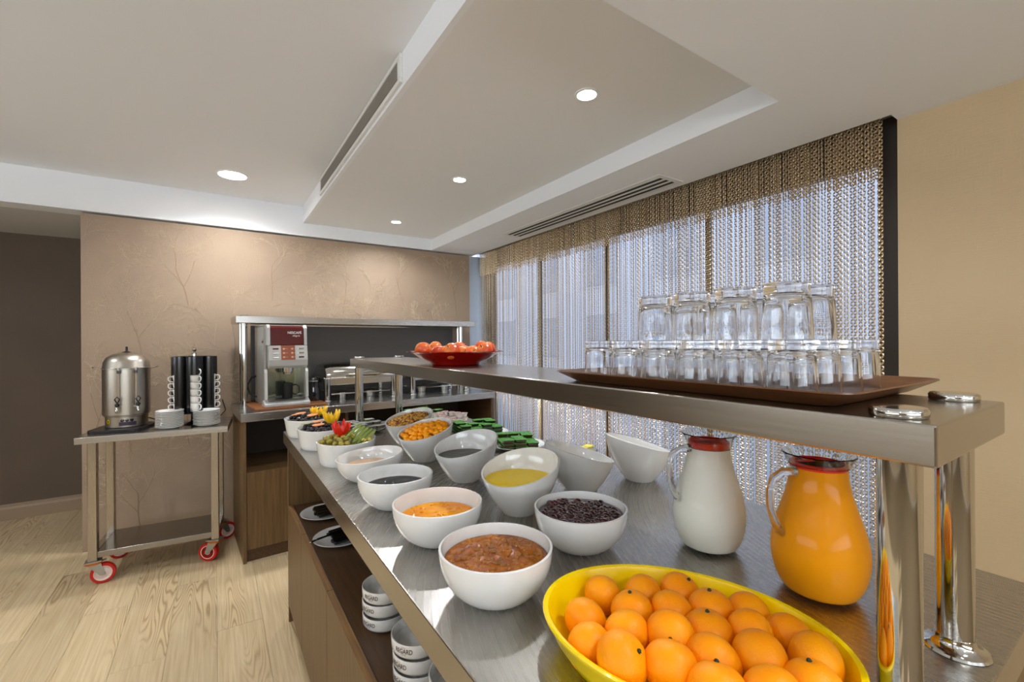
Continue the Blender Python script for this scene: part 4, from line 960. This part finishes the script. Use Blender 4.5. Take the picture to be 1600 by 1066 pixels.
# ================================================================== SERVING CART
ct = thing('serving_cart', 'steel serving cart on four red casters holding the tea urn and saucers', 'cart', (-.645, 3.345, 0), math.radians(-5))
cw, cd, ch = .71, .40, .83
B().box(0, cw, 0, cd, ch - .036, ch).build('tabletop', STEEL, ct, smooth=False, bevel=.002)
for x in (.048, cw - .052 - .04):
    for y in (.02, cd - .06):
        B().box(x, x + .04, y, y + .04, .135, ch - .036).build('leg', STEELV, ct, smooth=False, bevel=.003)
lx0, lx1, ly0, ly1 = .05, cw - .054, .028, cd - .03
B().box(lx0 + .036, lx1 - .036, ly0, ly1, .148, .182).build('lower_shelf', mat('shelf_steel', (150, 145, 138), .16, 1), ct, smooth=False, bevel=.002)
for x in (.048, cw - .092): B().box(x + .004, x + .036, .06, cd - .06, .148, .182).build('side_rail', STEEL, ct, smooth=False)
def caster(x, y, rz):
    M = Matrix.Translation((x, y, 0)) @ Matrix.Rotation(rz, 4, 'Z')
    c = B().box(-.035, .035, -.03, .03, .128, .1345, M)
    for s_ in (-1, 1): c.add([(-.03, s_ * .021, .125), (.03, s_ * .021, .125), (.052, s_ * .021, .05), (.028, s_ * .021, .05), (-.03, s_ * .024, .125), (.03, s_ * .024, .125), (.052, s_ * .024, .05), (.028, s_ * .024, .05)], [(0, 1, 2, 3), (4, 7, 6, 5), (0, 4, 5, 1), (1, 5, 6, 2), (2, 6, 7, 3), (3, 7, 4, 0)], M)
    c.box(-.03, .03, -.024, .024, .118, .128, M)
    f = c.build('caster_fork', STEELDK, ct, smooth=False)
    W_ = M @ Matrix.Translation((.04, 0, .056)) @ Matrix.Rotation(PI / 2, 4, 'X')
    B().lathe([(.040, -.015), (.053, -.0155), (.056, -.010), (.056, .010), (.053, .0155), (.040, .015), (.040, -.015)], 40, M=W_).build('tyre', RUBRED, f)
    B().lathe([(.008, -.012), (.012, -.0165), (.030, -.009), (.037, -.0158), (.0405, -.0158), (.0405, .0158), (.037, .0158), (.030, .009), (.012, .0165), (.008, .012)], 32, M=W_).build('hub', HUBW, f)
    B().lathe([(.001, -.027), (.008, -.027), (.008, .027), (.001, .027)], 12, M=W_).build('axle', STEELDK, f)
    B().lathe([(.036, .128), (.040, .126), (.040, .119), (.036, .117)], 32, M=M).build('swivel_ring', COPPER, f)
    B().box(.0, .075, -.014, .014, .112, .116, M @ Matrix.Rotation(-.18, 4, 'Y')).build('brake_lever', STEELDK, f, smooth=False)
caster(.068, .04, .15); caster(cw - .072, .04, 2.7); caster(.068, cd - .04, .4); caster(cw - .072, cd - .04, .5)

# tea urn
CT = Matrix.Translation((-.645, 3.345, 0)) @ Matrix.Rotation(math.radians(-5), 4, 'Z')
ux, uy = -.450, 3.56
TM = mat('urn_tray_black', (26, 24, 22), .4)
oct_ = rrect(-.14, .112, -.145, .135, .04, 3)
o = B().prism(oct_, 0, .016).build('drip_tray', TM, smooth=False, bevel=.002); o.location = (ux, uy - .01, ch + .0005); o.rotation_euler = (0, 0, -.25); tag(o, 'flat black drip tray under the tea urn', 'tray')
URN = mat('urn_steel', (180, 172, 160), .33, 1, rvar=.06, vscale=5, stretch=(30, 30, 1))
ur = thing('tea_urn', 'tall domed steel tea urn with two taps on the serving cart', 'tea urn', (ux, uy, ch + .017), math.atan2(-ux * 0 - 0, 1) + math.radians(7))
ur.scale = (.965, .965, .965)
B().lathe([(.10, 0), (.104, .004), (.104, .066), (.112, .07), (.112, .074)], 48).build('base', URN, ur)
B().lathe([(.112, .074), (.117, .078), (.117, .356), (.1195, .358), (.1195, .364), (.116, .366)], 48).build('body', URN, ur)
B().lathe([(.118, .366), (.116, .37), (.112, .40), (.098, .428), (.07, .448), (.035, .458), (1e-5, .46)], 48).build('lid', URN, ur)
B().lathe([(.026, .457), (.022, .462), (.01, .466), (.006, .47), (.006, .492), (.004, .495), (1e-5, .496)], 20).build('lid_knob', BLACKP, ur)
for s_ in (-1, 1):
    B().tube([(s_ * .116, -.03, .355), (s_ * .15, -.028, .368), (s_ * .158, 0, .37), (s_ * .15, .028, .368), (s_ * .116, .03, .355)], .004, 8).build('carry_handle', CHROME, ur)
for a in (-.30, .36):
    dx_, dy_ = math.sin(a), -math.cos(a); q = lambda r, z, e=0: (dx_ * r + e * math.cos(a), dy_ * r + e * math.sin(a), z)
    tp = B().tube([q(.116, .13), (q(.15, .13)), q(.153, .125), q(.153, .10)], [.009, .009, .009, .008], 12).build('tap', CHROME, ur)
    B().tube([q(.148, .135), q(.148, .155), q(.15, .18, -.012), q(.15, .195, .0), q(.15, .18, .012), q(.148, .155)], .0035, 8).build('tap_lever', BLACKP, tp)
    B().lathe([(.008, .135), (.012, .14), (.012, .15), (.008, .155)], 14, (dx_ * .148, dy_ * .148, 0)).build('tap_cap', BLACKP, tp)
    sg = B().tube([q(.126, .15), q(.126, .35)], .0055, 12).build('sight_tube', mat('tube_glass', (190, 180, 165), .05, .5), ur)
    B().box(-.009, .009, -.009, .009, .335, .352, Matrix.Translation(q(.126, 0))).build('tube_clamp', BLACKP, sg, smooth=False)
    B().cyl(*q(.126, 0)[:2], .352, .366, .008, 14).build('tube_cap', CHROME, sg)
pp = B()
for i in range(9):
    a0_, a1_ = -.36 + i * .088, -.36 + (i + 1) * .088
    pp.add([(math.sin(a) * .1052, -math.cos(a) * .1052, z) for z in (.014, .036) for a in (a0_, a1_)], [(0, 1, 3, 2)])
pp.build('switch_label', mat('switch_label', (66, 48, 72), .4), ur, smooth=False)
for a in (-.2, .0, .2): B().lathe([(.001, 0), (.009, 0), (.008, .012), (.001, .013)], 14, M=Matrix.Translation((math.sin(a) * .105, -math.cos(a) * .105, .046)) @ Matrix.Rotation(a, 4, 'Z') @ Matrix.Rotation(PI / 2, 4, 'X')).build('knob', BLACKP, ur)
YS = mat('yellow_sticker', (232, 206, 20), .4)
def sticker(a0_, a1_, z0, z1, r=.1055, m=YS):
    p = B(); n = 6
    for i in range(n):
        u, v = a0_ + (a1_ - a0_) * i / n, a0_ + (a1_ - a0_) * (i + 1) / n
        p.add([(math.sin(a) * r, -math.cos(a) * r, z) for z in (z0, z1) for a in (u, v)], [(0, 1, 3, 2)])
    p.build('sticker', m, ur, smooth=False)
sticker(1.3, 1.75, .028, .068); B().lathe([(.001, .001), (.012, .001)], 20, M=Matrix.Translation((math.sin(-.95) * .1055, -math.cos(-.95) * .1055, .04)) @ Matrix.Rotation(-.95, 4, 'Z') @ Matrix.Rotation(PI / 2, 4, 'X')).build('sticker', YS, ur)
B().lathe([(.001, .0015), (.005, .0015)], 14, M=Matrix.Translation((math.sin(-.95) * .1055, -math.cos(-.95) * .1055, .04)) @ Matrix.Rotation(-.95, 4, 'Z') @ Matrix.Rotation(PI / 2, 4, 'X')).build('sticker_mark', BLACKP, ur)
B().tube([(.104, -.02, .04), (.13, -.03, .03), (.15, -.0, .012), (.17, .04, .006), (.2, .06, .0)], .004, 8).build('power_cord', BLACKM, ur)

# cup dispenser and cups
dxp, dyp = -.113, 3.53
dd = thing('cup_dispenser', 'black revolving cup dispenser of upright tubes behind the saucers', 'cup dispenser', (dxp, dyp, ch + .0005), 0)
toC = math.atan2(-dyp, -dxp); dd.scale = (.965, .965, .957)
B().lathe([(.001, 0), (.075, 0), (.078, .006), (.03, .012), (.022, .02), (.022, .07), (.08, .074), (.12, .076), (.12, .082), (.001, .083)], 36).build('base', BLACKP, dd)
B().cyl(0, 0, .083, .47, .01, 14).build('centre_rod', CHROME, dd)
B().lathe([(.006, .45), (.011, .47), (.005, .478), (.012, .488), (.012, .496), (.004, .504), (1e-5, .506)], 18).build('knob', CHROME, dd)
B().lathe([(.001, .440), (.06, .440), (.06, .4435), (.001, .4435)], 30).build('top_plate', CHROME, dd)
CUPM = None; CH_ = .036
for i in range(5):
    a = toC + i * 2 * PI / 5; cx, cy = .083 * math.cos(a), .083 * math.sin(a); R = .0465; kx = .965
    half = .62
    pr = []; n = 26; vs = []; fs = []
    a_s, a_e = a + half, a + 2 * PI - half
    for z, full in ((.084, 0), (.335, 0)):
        pass
    mb = B()
    mb.lathe([(R, .084), (R, .448), (R - .003, .448), (R - .003, .084), (R, .084)], n, (cx, cy, 0), a0=a_s, a1=a_e)
    # the tube is closed above the cup window
    mb.lathe([(R, .33), (R, .448), (R - .003, .448), (R - .003, .33), (R, .33)], 8, (cx, cy, 0), a0=a - half, a1=a + half)
    mb.build('tube', BLACKP, dd)
    if i in (2, 3): continue
    nm = {0: 'centre', 1: 'right', 4: 'left'}[i]
    nn = 6 if i == 0 else 5
    for k in range(nn):
        p = (dxp + cx * kx, dyp + cy * kx, ch + .0845 + k * .0435)
        lab = f'small white coffee cup, {["lowest", "second", "third", "fourth", "fifth", "topmost"][k]} in the {nm} tube of the black dispenser'
        rz = a + (0 if i else .55)
        if CUPM is None:
            t = CUPM = thing('coffee_cup', lab, 'cup', p, rz, 'white cups in the black dispenser')
            B().lathe([(.001, 0), (.022, 0), (.026, .004), (.036, .03), (.0385, .054), (.0365, .054), (.034, .03), (.024, .007), (.001, .006)], 28).build('cup', WHITEC, t)
            B().tube([(.035, 0, .045), (.050, 0, .049), (.060, 0, .041), (.060, 0, .028), (.050, 0, .016), (.030, 0, .016)], .0038, 8).build('handle', WHITEC, t)
        else: dup(CUPM, p, rz, lab)
# saucers
ORD = ['lowest', 'second', 'third', 'fourth', 'fifth', 'sixth', 'seventh', 'eighth', 'ninth', 'tenth', 'eleventh']
sm_ = B().lathe([(.001, 0), (.042, 0), (.048, .003), (.068, .011), (.0715, .0135), (.0705, .0150), (.066, .0135), (.046, .006), (.001, .0045)], 40); sb_ = None
for s_, (x, y, n, nm) in enumerate(((-.234, 3.41, 11, 'left'), (-.048, 3.39, 10, 'right'))):
    for k in range(n):
        if sb_ is None: o = sb_ = sm_.build('saucer', WHITEC)
        else: o = sb_.copy(); C.objects.link(o)
        o.location = (x + random.uniform(-.001, .001), y + random.uniform(-.001, .001), ch + .0005 + k * .0093)
        tag(o, f'white saucer, {ORD[k]} from the bottom of the {nm} stack on the cart', 'saucer', f'saucers in the {nm} stack on the cart')
# cable on wall behind cart
tag(B().tube([(.04, YB - .008, .93), (.06, YB - .008, .85), (.02, YB - .008, .80), (-.02, YB - .01, .815)], .0035, 6).build('power_cable', BLACKM), 'black power cable hanging on the wall between cart and rear counter', 'cable')
